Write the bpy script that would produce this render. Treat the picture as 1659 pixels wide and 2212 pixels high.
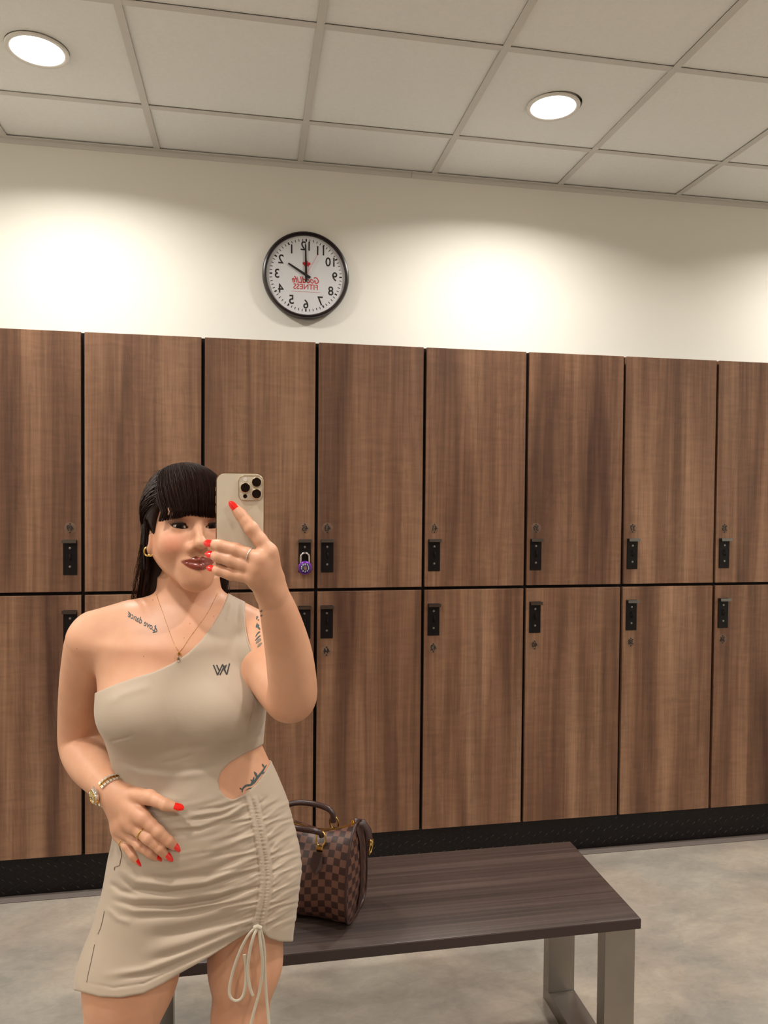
import bpy, bmesh, math, random
import numpy as np
from mathutils import Vector, Matrix

# ------------------------------------------------------------------ scene, camera, light, exposure
for o in list(bpy.data.objects): bpy.data.objects.remove(o, do_unlink=True)
SC = bpy.context.scene
COL = SC.collection
F_PX, YAW, PITCH, ROLL = 1587.515, 0.17896, -0.02325, 0.00841
CAM = np.array([0.60623, -2.8613, 1.48809])
def cam_axes():
    w = np.array([math.sin(YAW)*math.cos(PITCH), math.cos(YAW)*math.cos(PITCH), math.sin(PITCH)])
    r = np.cross(w, [0, 0, 1.0]); r /= np.linalg.norm(r); u = np.cross(r, w)
    c, s = math.cos(ROLL), math.sin(ROLL)
    return c*r+s*u, -s*r+c*u, w
RX, UX, WX = cam_axes()
cd = bpy.data.cameras.new('camera'); camo = bpy.data.objects.new('camera', cd); COL.objects.link(camo)
cd.sensor_fit = 'VERTICAL'; cd.sensor_height = 36.0; cd.lens = F_PX/2212*36.0
cd.clip_start = 0.05; cd.clip_end = 50
M4 = Matrix(((RX[0], UX[0], -WX[0], CAM[0]), (RX[1], UX[1], -WX[1], CAM[1]), (RX[2], UX[2], -WX[2], CAM[2]), (0, 0, 0, 1)))
camo.matrix_world = M4
SC.camera = camo
wd = bpy.data.worlds.new('world'); SC.world = wd; wd.use_nodes = True
wd.node_tree.nodes['Background'].inputs[0].default_value = (0.9, 0.95, 1, 1)
wd.node_tree.nodes['Background'].inputs[1].default_value = 0.0
SC.view_settings.view_transform = 'Standard'; SC.view_settings.look = 'None'
SC.view_settings.gamma = 1.0; SC.view_settings.use_curve_mapping = False
SC.view_settings.exposure = 0.0
LAMP_W = 19.5                                   # watts of each ceiling downlight
LAMP_COL = (1.0, 0.955, 0.885)
LAMP_SPREAD = math.radians(150)

# room measures (metres); the locker fronts stand at y = 0
W_L, Z_T, Z_M, Z_B, Z_C, Y_W = 0.42701, 2.0725, 1.1172, 0.1477, 2.9587, 0.46
TILE_X0, TILE_Y0, TILE = 0.204, 0.0954, 0.61
ROOM_X0, ROOM_X1, ROOM_Y0 = -2.236, 4.474, -5.2

# ------------------------------------------------------------------ pixel helpers (photo pixel -> point in the room)
def ray(px, py):
    return (px-829.5)/F_PX*RX - (py-1106)/F_PX*UX + WX
def at(px, py, Y):
    d = ray(px, py); return CAM + d*(Y-CAM[1])/d[1]
def atz(px, py, Z):
    d = ray(px, py); return CAM + d*(Z-CAM[2])/d[2]

# ------------------------------------------------------------------ object helpers
def link(o, parent=None):
    COL.objects.link(o)
    if parent is not None: o.parent = parent
    return o
def empty(name, loc=(0, 0, 0), rz=0.0):
    o = bpy.data.objects.new(name, None); o.empty_display_size = 0.05
    o.location = loc; o.rotation_euler = (0, 0, rz); return link(o)
def tag(o, label=None, cat=None, group=None, kind=None):
    if label: o['label'] = label
    if cat: o['category'] = cat
    if group: o['group'] = group
    if kind: o['kind'] = kind
    return o

class MB:
    """collects shapes; build() links them as one mesh object"""
    def __init__(s): s.v = []; s.f = []
    def add(s, v, f):
        n = len(s.v); s.v += [tuple(map(float, p)) for p in v]; s.f += [tuple(i+n for i in q) for q in f]; return s
    def box(s, x0, x1, y0, y1, z0, z1, b=0.0):
        if b <= 0:
            v = [(x, y, z) for x in (x0, x1) for y in (y0, y1) for z in (z0, z1)]
            f = [(0, 1, 3, 2), (4, 6, 7, 5), (0, 4, 5, 1), (2, 3, 7, 6), (0, 2, 6, 4), (1, 5, 7, 3)]
            return s.add(v, f)
        bm = bmesh.new(); bmesh.ops.create_cube(bm, size=1)
        for q in bm.verts:
            q.co = Vector(((x0+x1)/2+q.co.x*(x1-x0), (y0+y1)/2+q.co.y*(y1-y0), (z0+z1)/2+q.co.z*(z1-z0)))
        bmesh.ops.bevel(bm, geom=bm.edges[:], offset=b, segments=2, affect='EDGES', profile=0.5)
        return s.bm(bm)
    def bm(s, bm):
        bm.verts.index_update()
        s.add([q.co for q in bm.verts], [[q.index for q in f.verts] for f in bm.faces]); bm.free(); return s
    def tube(s, pts, rad, n=8, caps=True, closed=False, flat=1.0, up=None):
        pts = [np.array(p, float) for p in pts]; m = len(pts)
        rads = [rad]*m if np.isscalar(rad) else list(rad)
        t = []
        for i in range(m):
            a = pts[(i-1) % m] if (closed or i > 0) else pts[i]
            b = pts[(i+1) % m] if (closed or i < m-1) else pts[i]
            d = b-a; t.append(d/(np.linalg.norm(d)+1e-12))
        ref = np.array(up if up is not None else ((0, 0, 1) if abs(t[0][2]) < 0.9 else (1, 0, 0)), float)
        v = []; nrm = ref-t[0]*(ref@t[0]); nrm /= np.linalg.norm(nrm)
        for i in range(m):
            nrm = nrm-t[i]*(nrm@t[i]); nrm /= (np.linalg.norm(nrm)+1e-12)
            bn = np.cross(t[i], nrm)
            for k in range(n):
                a = 2*math.pi*k/n
                v.append(pts[i]+rads[i]*(math.cos(a)*nrm*flat+math.sin(a)*bn))
        f = []
        for i in range(m if closed else m-1):
            j = (i+1) % m
            for k in range(n):
                l = (k+1) % n; f.append((i*n+k, i*n+l, j*n+l, j*n+k))
        if caps and not closed:
            f.append(tuple(range(n-1, -1, -1))); f.append(tuple((m-1)*n+k for k in range(n)))
        return s.add(v, f)
    def lathe(s, prof, n=32, axis='z', c=(0, 0, 0), closed=False):
        """prof: list of (radius, height); axis: direction of height"""
        v = []; f = []; m = len(prof)
        for r, h in prof:
            for k in range(n):
                a = 2*math.pi*k/n; p = (r*math.cos(a), r*math.sin(a), h)
                if axis == 'y': p = (p[0], -p[2], p[1])
                elif axis == 'x': p = (p[2], p[0], p[1])
                v.append((p[0]+c[0], p[1]+c[1], p[2]+c[2]))
        for i in range(m if closed else m-1):
            j = (i+1) % m
            for k in range(n):
                l = (k+1) % n; f.append((i*n+k, i*n+l, j*n+l, j*n+k))
        if not closed:
            if prof[0][0] > 1e-6: f.append(tuple(range(n-1, -1, -1)))
            if prof[-1][0] > 1e-6: f.append(tuple((m-1)*n+k for k in range(n)))
        return s.add(v, f)
    def prism(s, poly, y0, y1):
        """poly of (x, z), extruded from y0 to y1"""
        n = len(poly); v = [(x, y0, z) for x, z in poly]+[(x, y1, z) for x, z in poly]
        f = [tuple(range(n)), tuple(range(2*n-1, n-1, -1))]+[(i, i+n, (i+1) % n+n, (i+1) % n) for i in range(n)]
        return s.add(v, f)
    def mesh(s, name, mat=None, smooth=False):
        me = bpy.data.meshes.new(name); me.from_pydata(s.v, [], s.f); me.validate(); me.update()
        bm = bmesh.new(); bm.from_mesh(me); bmesh.ops.recalc_face_normals(bm, faces=bm.faces[:]); bm.to_mesh(me); bm.free()
        if mat: me.materials.append(mat)
        if smooth:
            me.polygons.foreach_set('use_smooth', [True]*len(me.polygons))
            if smooth != 'all':
                try: me.set_sharp_from_angle(angle=math.radians(38))
                except Exception: pass
        return me
    def build(s, name, mat, parent=None, smooth=False, loc=None):
        o = bpy.data.objects.new(name, s.mesh(name, mat, smooth))
        if loc is not None: o.location = loc
        return link(o, parent)

def text_mesh(body, size, extrude=0.0005, shear=0.0, align='CENTER', offset=0.0, sx=1.0, mirror=True, mat=None, bold=0.0):
    """lettering in the x-z plane that faces -y, mirrored as everything seen in this looking-glass room"""
    cu = bpy.data.curves.new('lettering', 'FONT'); cu.body = body; cu.size = size; cu.extrude = extrude
    cu.shear = shear; cu.align_x = align; cu.align_y = 'CENTER'; cu.offset = offset; cu.bevel_depth = bold; cu.bevel_resolution = 0; cu.resolution_u = 3
    ob = bpy.data.objects.new('lettering', cu); COL.objects.link(ob)
    dg = bpy.context.evaluated_depsgraph_get(); dg.update()
    me = bpy.data.meshes.new_from_object(ob.evaluated_get(dg))
    bpy.data.objects.remove(ob, do_unlink=True)
    m = -1 if mirror else 1
    co = np.zeros(len(me.vertices)*3); me.vertices.foreach_get('co', co); co = co.reshape(-1, 3)
    new = np.stack([m*sx*co[:, 0], -co[:, 2], co[:, 1]], 1)
    me.vertices.foreach_set('co', new.ravel())
    if mirror: me.flip_normals()
    me.materials.clear()
    if mat: me.materials.append(mat)
    me.update(); return me

# ------------------------------------------------------------------ materials
def srgb(r, g, b):
    f = lambda c: (c/255/12.92 if c <= 10 else ((c/255+0.055)/1.055)**2.4)
    return (f(r), f(g), f(b), 1.0)
MATS = {}
def nodemat(name):
    m = bpy.data.materials.new(name); m.use_nodes = True; MATS[name] = m
    nt = m.node_tree; b = nt.nodes['Principled BSDF']
    return m, nt, b
def N(nt, typ, **kw):
    n = nt.nodes.new(typ)
    for k, v in kw.items():
        if k.startswith('i_'):
            key = k[2:]
            try: key = int(key)
            except ValueError: key = key.replace('_', ' ')
            n.inputs[key].default_value = v
        else: setattr(n, k, v)
    return n
def L(nt, a, ao, b, bi): nt.links.new(a.outputs[ao], b.inputs[bi])
def plain(name, col, rough=0.5, metal=0.0, spec=0.5, bump=0.0, bscale=200, sheen=0.0, sss=0.0, coat=0.0, var=0.0, vscale=8):
    m, nt, b = nodemat(name)
    b.inputs['Base Color'].default_value = col; b.inputs['Roughness'].default_value = rough
    b.inputs['Metallic'].default_value = metal; b.inputs['Specular IOR Level'].default_value = spec
    b.inputs['Sheen Weight'].default_value = sheen; b.inputs['Coat Weight'].default_value = coat
    tc = N(nt, 'ShaderNodeTexCoord')
    if bump > 0:
        no = N(nt, 'ShaderNodeTexNoise', i_Scale=bscale, i_Detail=3.0); L(nt, tc, 'Object', no, 'Vector')
        bp = N(nt, 'ShaderNodeBump', i_Strength=bump, i_Distance=0.002); L(nt, no, 'Fac', bp, 'Height'); L(nt, bp, 'Normal', b, 'Normal')
    if var > 0:
        no = N(nt, 'ShaderNodeTexNoise', i_Scale=vscale, i_Detail=4.0); L(nt, tc, 'Object', no, 'Vector')
        mx = N(nt, 'ShaderNodeMix', data_type='RGBA', blend_type='MULTIPLY'); mx.inputs['Factor'].default_value = var
        mx.inputs['A'].default_value = col
        cr = N(nt, 'ShaderNodeValToRGB'); cr.color_ramp.elements[0].position = 0.3; cr.color_ramp.elements[1].position = 0.7
        cr.color_ramp.elements[0].color = (0.3, 0.3, 0.3, 1)
        L(nt, no, 'Fac', cr, 'Fac'); L(nt, cr, 'Color', mx, 'B'); L(nt, mx, 'Result', b, 'Base Color')
    return m

def wood_mat(name, cols, grain_axis='z', sx=1.0, rough=0.45, figure=0.5, band=9.0):
    """laminate wood: tone bands, fine grain and a flamed figure running along one axis; each panel cut from its own place"""
    m, nt, b = nodemat(name)
    tc = N(nt, 'ShaderNodeTexCoord'); oi = N(nt, 'ShaderNodeObjectInfo')
    sc = N(nt, 'ShaderNodeVectorMath', operation='SCALE'); sc.inputs[0].default_value = (37.0, 11.0, 53.0); L(nt, oi, 'Random', sc, 'Scale')
    ad = N(nt, 'ShaderNodeVectorMath', operation='ADD'); L(nt, tc, 'Object', ad, 0); L(nt, sc, 'Vector', ad, 1)
    def mp(a, g):
        s = (a, a, g) if grain_axis == 'z' else (g, a, a)
        k = N(nt, 'ShaderNodeMapping'); k.inputs['Scale'].default_value = s; L(nt, ad, 'Vector', k, 'Vector'); return k
    # slow wobble of the grain
    n1 = N(nt, 'ShaderNodeTexNoise', i_Scale=1.0, i_Detail=3.0, i_Roughness=0.6, i_Distortion=0.35); L(nt, mp(band, 0.55), 0, n1, 'Vector')
    n2 = N(nt, 'ShaderNodeTexNoise', i_Scale=1.0, i_Detail=5.0, i_Roughness=0.65); L(nt, mp(130*sx, 2.2), 0, n2, 'Vector')
    n3 = N(nt, 'ShaderNodeTexNoise', i_Scale=1.0, i_Detail=4.0, i_Distortion=1.1); L(nt, mp(9, 42), 0, n3, 'Vector')
    n4 = N(nt, 'ShaderNodeTexNoise', i_Scale=1.0, i_Detail=1.0); L(nt, mp(10.0, 0.75), 0, n4, 'Vector')
    # cathedral lines: rings of a stretched noise
    mu = N(nt, 'ShaderNodeMath', operation='MULTIPLY'); mu.inputs[1].default_value = 26.0; L(nt, n4, 'Fac', mu, 0)
    fr = N(nt, 'ShaderNodeMath', operation='FRACT'); L(nt, mu, 0, fr, 0)
    pw = N(nt, 'ShaderNodeMath', operation='POWER'); pw.inputs[1].default_value = 5.0; L(nt, fr, 0, pw, 0)
    cr = N(nt, 'ShaderNodeValToRGB'); e = cr.color_ramp.elements
    e[0].position = 0.30; e[0].color = cols[0]; e[1].position = 0.72; e[1].color = cols[2]
    k = e.new(0.5); k.color = cols[1]
    L(nt, n1, 'Fac', cr, 'Fac')
    def mult(col_node, out, fac_node, fo, lo, hi, strength):
        r = N(nt, 'ShaderNodeMapRange'); r.inputs['From Min'].default_value = 0.3; r.inputs['From Max'].default_value = 0.7
        r.inputs['To Min'].default_value = lo; r.inputs['To Max'].default_value = hi; L(nt, fac_node, fo, r, 'Value')
        x = N(nt, 'ShaderNodeMix', data_type='RGBA', blend_type='MULTIPLY'); x.inputs['Factor'].default_value = strength
        L(nt, col_node, out, x, 'A'); L(nt, r, 'Result', x, 'B'); return x
    a1 = mult(cr, 'Color', n2, 'Fac', 0.72, 1.18, 0.9)
    a2 = mult(a1, 'Result', n3, 'Fac', 0.80, 1.12, figure)
    r = N(nt, 'ShaderNodeMapRange'); r.inputs['To Min'].default_value = 1.0; r.inputs['To Max'].default_value = 0.74; L(nt, pw, 0, r, 'Value')
    a3 = N(nt, 'ShaderNodeMix', data_type='RGBA', blend_type='MULTIPLY'); a3.inputs['Factor'].default_value = figure*0.8
    L(nt, a2, 'Result', a3, 'A'); L(nt, r, 'Result', a3, 'B')
    # veneer strips: each with its own tone
    sx_ = N(nt, 'ShaderNodeSeparateXYZ'); L(nt, mp(15.0 if grain_axis == 'z' else 40.0, 0.02), 0, sx_, 'Vector')
    fl_ = N(nt, 'ShaderNodeMath', operation='FLOOR'); L(nt, sx_, 'X' if grain_axis == 'z' else 'Y', fl_, 0)
    wn = N(nt, 'ShaderNodeTexWhiteNoise', noise_dimensions='1D'); L(nt, fl_, 0, wn, 'W')
    r5 = N(nt, 'ShaderNodeMapRange'); r5.inputs['To Min'].default_value = 0.86; r5.inputs['To Max'].default_value = 1.10; L(nt, wn, 'Value', r5, 'Value')
    a5 = N(nt, 'ShaderNodeMix', data_type='RGBA', blend_type='MULTIPLY'); a5.inputs['Factor'].default_value = 0.9
    L(nt, a3, 'Result', a5, 'A'); L(nt, r5, 'Result', a5, 'B')
    L(nt, a5, 'Result', b, 'Base Color')
    bp = N(nt, 'ShaderNodeBump', i_Strength=0.12, i_Distance=0.001); L(nt, n2, 'Fac', bp, 'Height'); L(nt, bp, 'Normal', b, 'Normal')
    b.inputs['Roughness'].default_value = rough; b.inputs['Specular IOR Level'].default_value = 0.4
    return m

M_WOOD = wood_mat('locker_wood', [srgb(84, 55, 41), srgb(126, 91, 69), srgb(157, 120, 94)], rough=0.42, figure=0.6)
M_BENCHTOP = wood_mat('bench_laminate', [srgb(46, 36, 33), srgb(63, 51, 47), srgb(80, 66, 60)], grain_axis='x', rough=0.38, figure=0.3, band=70.0, sx=2.2)
M_BENCHEDGE = plain('bench_edge', srgb(48, 34, 32), 0.4, bump=0.05)
M_CARCASS = plain('locker_carcass', srgb(16, 8, 8), 0.6, spec=0.2)
M_BLACK = plain('black_metal', srgb(9, 5, 5), 0.42, spec=0.25, bump=0.03, bscale=600)
M_LIP = plain('dark_chrome', srgb(120, 118, 116), 0.22, metal=1.0)
M_SCREW = plain('screw_steel', srgb(150, 148, 145), 0.3, metal=1.0)
M_STEEL = plain('brushed_steel', srgb(160, 154, 147), 0.38, metal=1.0, bump=0.08, bscale=90, var=0.25, vscale=5)
M_PRINT = plain('black_print', srgb(22, 16, 16), 0.6)
M_WALL = plain('white_paint', srgb(235, 232, 223), 0.85, spec=0.2, bump=0.06, bscale=350)
M_TILE = plain('ceiling_tile_board', srgb(243, 243, 239), 0.95, spec=0.1, bump=0.25, bscale=420, var=0.05, vscale=90)
M_GRID = plain('ceiling_grid_metal', srgb(212, 208, 201), 0.55, spec=0.3)
M_KICK = plain('black_tread_plate', srgb(12, 6, 7), 0.4, spec=0.3, bump=0.04, bscale=300)
M_TRIM = plain('grey_vinyl', srgb(98, 89, 84), 0.6)
M_WHITE_TRIM = plain('white_enamel', srgb(225, 220, 212), 0.4)

def floor_mat():
    m, nt, b = nodemat('vinyl_floor')
    tc = N(nt, 'ShaderNodeTexCoord')
    n1 = N(nt, 'ShaderNodeTexNoise', i_Scale=3.2, i_Detail=7.0, i_Roughness=0.62, i_Distortion=0.5)
    mp = N(nt, 'ShaderNodeMapping'); mp.inputs['Scale'].default_value = (0.75, 1.25, 1); L(nt, tc, 'Object', mp, 'Vector'); L(nt, mp, 0, n1, 'Vector')
    n2 = N(nt, 'ShaderNodeTexNoise', i_Scale=26.0, i_Detail=8.0, i_Roughness=0.7, i_Distortion=1.2); L(nt, mp, 0, n2, 'Vector')
    n3 = N(nt, 'ShaderNodeTexNoise', i_Scale=2.1, i_Detail=4.0); L(nt, tc, 'Object', n3, 'Vector')
    cr = N(nt, 'ShaderNodeValToRGB'); e = cr.color_ramp.elements
    e[0].position = 0.34; e[0].color = srgb(127, 122, 115); e[1].position = 0.66; e[1].color = srgb(158, 150, 138)
    k = e.new(0.5); k.color = srgb(142, 134, 125); L(nt, n1, 'Fac', cr, 'Fac')
    cr2 = N(nt, 'ShaderNodeValToRGB'); e = cr2.color_ramp.elements
    e[0].position = 0.35; e[0].color = (0.78, 0.79, 0.80, 1); e[1].position = 0.65; e[1].color = (1.12, 1.10, 1.07, 1); L(nt, n2, 'Fac', cr2, 'Fac')
    mx = N(nt, 'ShaderNodeMix', data_type='RGBA', blend_type='MULTIPLY'); mx.inputs['Factor'].default_value = 0.5
    L(nt, cr, 'Color', mx, 'A'); L(nt, cr2, 'Color', mx, 'B')
    cr3 = N(nt, 'ShaderNodeValToRGB'); e = cr3.color_ramp.elements
    e[0].position = 0.4; e[0].color = (0.93, 0.97, 0.98, 1); e[1].position = 0.62; e[1].color = (1.06, 0.99, 0.95, 1); L(nt, n3, 'Fac', cr3, 'Fac')
    my = N(nt, 'ShaderNodeMix', data_type='RGBA', blend_type='MULTIPLY'); my.inputs['Factor'].default_value = 0.8
    L(nt, mx, 'Result', my, 'A'); L(nt, cr3, 'Color', my, 'B'); L(nt, my, 'Result', b, 'Base Color')
    b.inputs['Roughness'].default_value = 0.55; b.inputs['Specular IOR Level'].default_value = 0.35
    bp = N(nt, 'ShaderNodeBump', i_Strength=0.08, i_Distance=0.002); L(nt, n2, 'Fac', bp, 'Height'); L(nt, bp, 'Normal', b, 'Normal')
    return m
M_FLOOR = floor_mat()
def emit_mat(name, col, s):
    m = bpy.data.materials.new(name); m.use_nodes = True; nt = m.node_tree
    b = nt.nodes['Principled BSDF']; b.inputs['Base Color'].default_value = (0.9, 0.88, 0.85, 1)
    b.inputs['Emission Color'].default_value = col; b.inputs['Emission Strength'].default_value = s; return m
M_LED = emit_mat('lit_diffuser', (1, 0.95, 0.85, 1), 9.0)

# ------------------------------------------------------------------ the room
def structure(name, mb, mat, smooth=False):
    return tag(mb.build(name, mat, None, smooth), kind='structure')
structure('floor', MB().box(ROOM_X0, ROOM_X1, ROOM_Y0, Y_W, -0.05, 0.0), M_FLOOR)
structure('wall_back', MB().box(ROOM_X0, ROOM_X1, Y_W, Y_W+0.1, 0, Z_C+0.1), M_WALL)
structure('wall_left', MB().box(ROOM_X0-0.1, ROOM_X0, ROOM_Y0, Y_W+0.1, 0, Z_C+0.1), M_WALL)
structure('wall_right', MB().box(ROOM_X1, ROOM_X1+0.1, ROOM_Y0, Y_W+0.1, 0, Z_C+0.1), M_WALL)
structure('wall_front', MB().box(ROOM_X0, ROOM_X1, ROOM_Y0-0.1, ROOM_Y0, 0, Z_C+0.1), M_WALL)
for k, (a, b, c, d) in enumerate(((ROOM_X0, ROOM_X1, ROOM_Y0, ROOM_Y0+0.03),)):
    structure('trim_%d' % (4+k), MB().box(a, b, c, d, 0, Z_T), M_WOOD)   # unseen wood sheet standing in for mirrored lockers, added to cut fill light

# ceiling: backing slab, lay-in tiles, tee grid, wall angle
ceil = structure('ceiling', MB().box(ROOM_X0, ROOM_X1, ROOM_Y0, Y_W, Z_C+0.06, Z_C+0.1), M_TILE)
TG = 0.0125                                      # half width of a tee
xs = [TILE_X0+TILE*k for k in range(-4, 8)]; xs = [x for x in xs if ROOM_X0-0.01 < x < ROOM_X1+0.01]
ys = [TILE_Y0-TILE*k for k in range(0, 9)]; ys = [y for y in ys if y > ROOM_Y0]
xe = sorted(set([ROOM_X0]+xs+[ROOM_X1])); ye = sorted(set([ROOM_Y0]+ys+[Y_W]))
LAMP_X = [TILE_X0-TILE/2+TILE*3*k for k in (-1, 0, 1, 2)]
LAMP_Y = [TILE_Y0-TILE/2-TILE*3*k for k in (0, 1, 2)]
R_HOLE = 0.100
tile_cache = {}
def tile_mesh(w, d, hole):
    key = (round(w, 3), round(d, 3), hole)
    if key in tile_cache: return tile_cache[key]
    mb = MB(); e = 0.008
    e = 0.0105
    x0, x1, y0, y1 = -w/2+e, w/2-e, -d/2+e, d/2-e
    if not hole: mb.box(x0, x1, y0, y1, 0.0055, 0.02, 0.002)
    else:
        n = 48; inn = []; out = []
        for k in range(n):
            a = 2*math.pi*k/n; c, s_ = math.cos(a), math.sin(a); inn.append((R_HOLE*c, R_HOLE*s_))
            t = min((x1 if c > 0 else -x0)/max(abs(c), 1e-6), (y1 if s_ > 0 else -y0)/max(abs(s_), 1e-6)); out.append((t*c, t*s_))
        v = [(p[0], p[1], z) for z in (0.0055, 0.02) for p in inn]+[(p[0], p[1], z) for z in (0.0055, 0.02) for p in out]
        f = []
        for k in range(n):
            l = (k+1) % n
            f += [(k, l, 2*n+l, 2*n+k), (n+k, 3*n+k, 3*n+l, n+l), (k, n+k, n+l, l), (2*n+k, 2*n+l, 3*n+l, 3*n+k)]
        mb.add(v, f)
    tile_cache[key] = mb.mesh('ceiling_tile', M_TILE); return tile_cache[key]
for i in range(len(xe)-1):
    for j in range(len(ye)-1):
        cx, cy = (xe[i]+xe[i+1])/2, (ye[j]+ye[j+1])/2
        hole = any(abs(cx-a) < 0.05 for a in LAMP_X) and any(abs(cy-b) < 0.05 for b in LAMP_Y)
        o = bpy.data.objects.new('ceiling_tile', tile_mesh(xe[i+1]-xe[i], ye[j+1]-ye[j], hole)); o.location = (cx, cy, Z_C); link(o, ceil)
for x in xs[1:-1] if abs(xs[0]-ROOM_X0) < 0.02 else xs:
    MB().box(x-TG, x+TG, ROOM_Y0, Y_W, Z_C-0.001, Z_C+0.003).build('grid_runner', M_GRID, ceil)
for y in ys:
    if y-ROOM_Y0 < 0.05: continue
    for i in range(len(xe)-1):
        MB().box(xe[i]+TG, xe[i+1]-TG, y-TG, y+TG, Z_C, Z_C+0.003).build('cross_tee', M_GRID, ceil)
for k, (x0, x1) in enumerate(((ROOM_X0, 1.32), (1.322, ROOM_X1))):
    tag(MB().box(x0, x1, Y_W-0.024, Y_W, Z_C-0.003, Z_C+0.0).box(x0, x1, Y_W-0.003, Y_W, Z_C-0.022, Z_C-0.003).build('trim_%d' % (k+1), M_GRID), kind='structure')

# downlights: ring, recessed diffuser and the lamp's own light
def downlight(x, y, label, shift=(0, 0)):
    r = empty('downlight', (x+shift[0], y+shift[1], Z_C)); tag(r, label, 'ceiling light', 'recessed ceiling downlights')
    MB().lathe([(0.084, 0.006), (0.084, -0.003), (0.089, -0.006), (0.0985, -0.005), (0.100, 0.0015), (0.094, 0.006)], 48, closed=True).build('trim_ring', M_WHITE_TRIM, r, True)
    MB().lathe([(0.0, 0.002), (0.085, 0.002), (0.085, 0.006), (0.0, 0.006)], 40).build('diffuser', M_LED, r, True)
    MB().lathe([(0.09, 0.007), (0.09, 0.05), (0.0, 0.05)], 32).build('can', M_WHITE_TRIM, r, True)
    ld = bpy.data.lights.new('downlight_lamp', 'AREA'); ld.shape = 'DISK'; ld.size = 0.166; ld.energy = LAMP_W; ld.color = LAMP_COL; ld.spread = LAMP_SPREAD
    lo = bpy.data.objects.new('downlight_lamp', ld); lo.location = (0, 0, -0.008); link(lo, r)
for i, x in enumerate(LAMP_X):
    for j, y in enumerate(LAMP_Y):
        where = ['far left', 'left', 'right', 'far right'][i]+' in the '+['row over the lockers', 'row over the bench', 'row by the front wall'][j]
        if j == 0 and i == 1: lb = 'round lit ceiling downlight in the upper left corner of the picture'
        elif j == 0 and i == 2: lb = 'round lit ceiling downlight right of the clock with a dark gap beside its ring'
        else: lb = 'round ceiling downlight outside the picture, '+where
        downlight(x, y, lb, (-0.006, 0.004) if (j == 0 and i == 2) else (0, 0))

# kick plate with raised treads, floor strip
kick = structure('baseboard_back', MB().box(ROOM_X0, ROOM_X1, 0.004, 0.03, 0, Z_B-0.004), M_KICK)
mb = MB(); rnd = random.Random(3)
x = -0.75; row = 0
while x < 3.4:
    for k in range(6):
        z = 0.015+k*0.024+(0.012 if row % 2 else 0); s_ = 1 if (k+row) % 2 else -1
        if z < Z_B-0.02:
            c, s2 = math.cos(0.7*s_), math.sin(0.7*s_)
            a, b_ = 0.011, 0.0022
            pts = [(x+a*c, z+a*s2), (x-b_*s2, z+b_*c), (x-a*c, z-a*s2), (x+b_*s2, z-b_*c)]
            v = [(p[0], 0.004, p[1]) for p in pts]+[(x, 0.0022, z)]
            mb.add(v, [(0, 1, 4), (1, 2, 4), (2, 3, 4), (3, 0, 4)])
    x += 0.026; row += 1
tag(mb.build('raised_treads', M_KICK, kick), kind='stuff')
structure('trim_3', MB().box(ROOM_X0, ROOM_X1, -0.040, 0.004, 0.0, 0.004, 0.0015), M_TRIM)

# ------------------------------------------------------------------ lockers
GAP = 0.0065
def clear_mat():
    m, nt, b = nodemat('clear_acrylic'); b.inputs['Base Color'].default_value = srgb(190, 160, 135)
    b.inputs['Alpha'].default_value = 0.13; b.inputs['Roughness'].default_value = 0.1; b.inputs['Specular IOR Level'].default_value = 0.6; return m
M_CLEAR = clear_mat()
door_cache = {}
def door_mesh(h):
    k = round(h, 3)
    if k not in door_cache: door_cache[k] = MB().box(-W_L/2+GAP, W_L/2-GAP, -0.019, 0.0, 0, h, 0.0012).mesh('door', M_WOOD)
    return door_cache[k]
me_plate = MB().box(-0.024, 0.024, -0.004, 0, -0.064, 0.064, 0.001).mesh('lock_plate', M_BLACK)
me_lip = MB().add([(-0.024, 0, 0), (0.024, 0, 0), (0.025, -0.020, 0.004), (-0.025, -0.020, 0.004), (-0.024, 0, -0.003), (0.024, 0, -0.003), (0.025, -0.021, -0.008), (-0.025, -0.021, -0.008), (0.025, -0.018, -0.008), (-0.025, -0.018, -0.008), (0.024, -0.017, 0.0), (-0.024, -0.017, 0.0)],
    [(0, 1, 2, 3), (3, 2, 6, 7), (7, 6, 8, 9), (9, 8, 10, 11), (11, 10, 5, 4), (0, 3, 7, 9, 11, 4), (1, 5, 10, 8, 6, 2), (0, 4, 5, 1)]).mesh('grip_lip', M_LIP)
me_screw = MB().lathe([(0.0045, 0), (0.0042, 0.0015), (0.0, 0.0022)], 14, axis='y').mesh('screw', M_SCREW, True)
me_staple = MB().tube([(0.000, 0, 0.010), (0.001, -0.008, 0.009), (0.002, -0.011, 0.0), (0.001, -0.008, -0.009), (0.0, 0, -0.010)], 0.0022, 8).mesh('staple', M_BLACK, True)
me_disc = MB().lathe([(0.0215, 0), (0.0215, 0.0018), (0.0205, 0.0024), (0.0, 0.0024)], 40, axis='y').mesh('number_disc', M_CLEAR, True)
me_dot = MB().lathe([(0.0028, 0), (0.0028, 0.0006), (0.0, 0.0006)], 14, axis='y').mesh('disc_dot', M_PRINT)
num_cache = {}
def sub(name, me, parent, loc):
    o = bpy.data.objects.new(name, me); o.location = loc; return link(o, parent)
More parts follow.
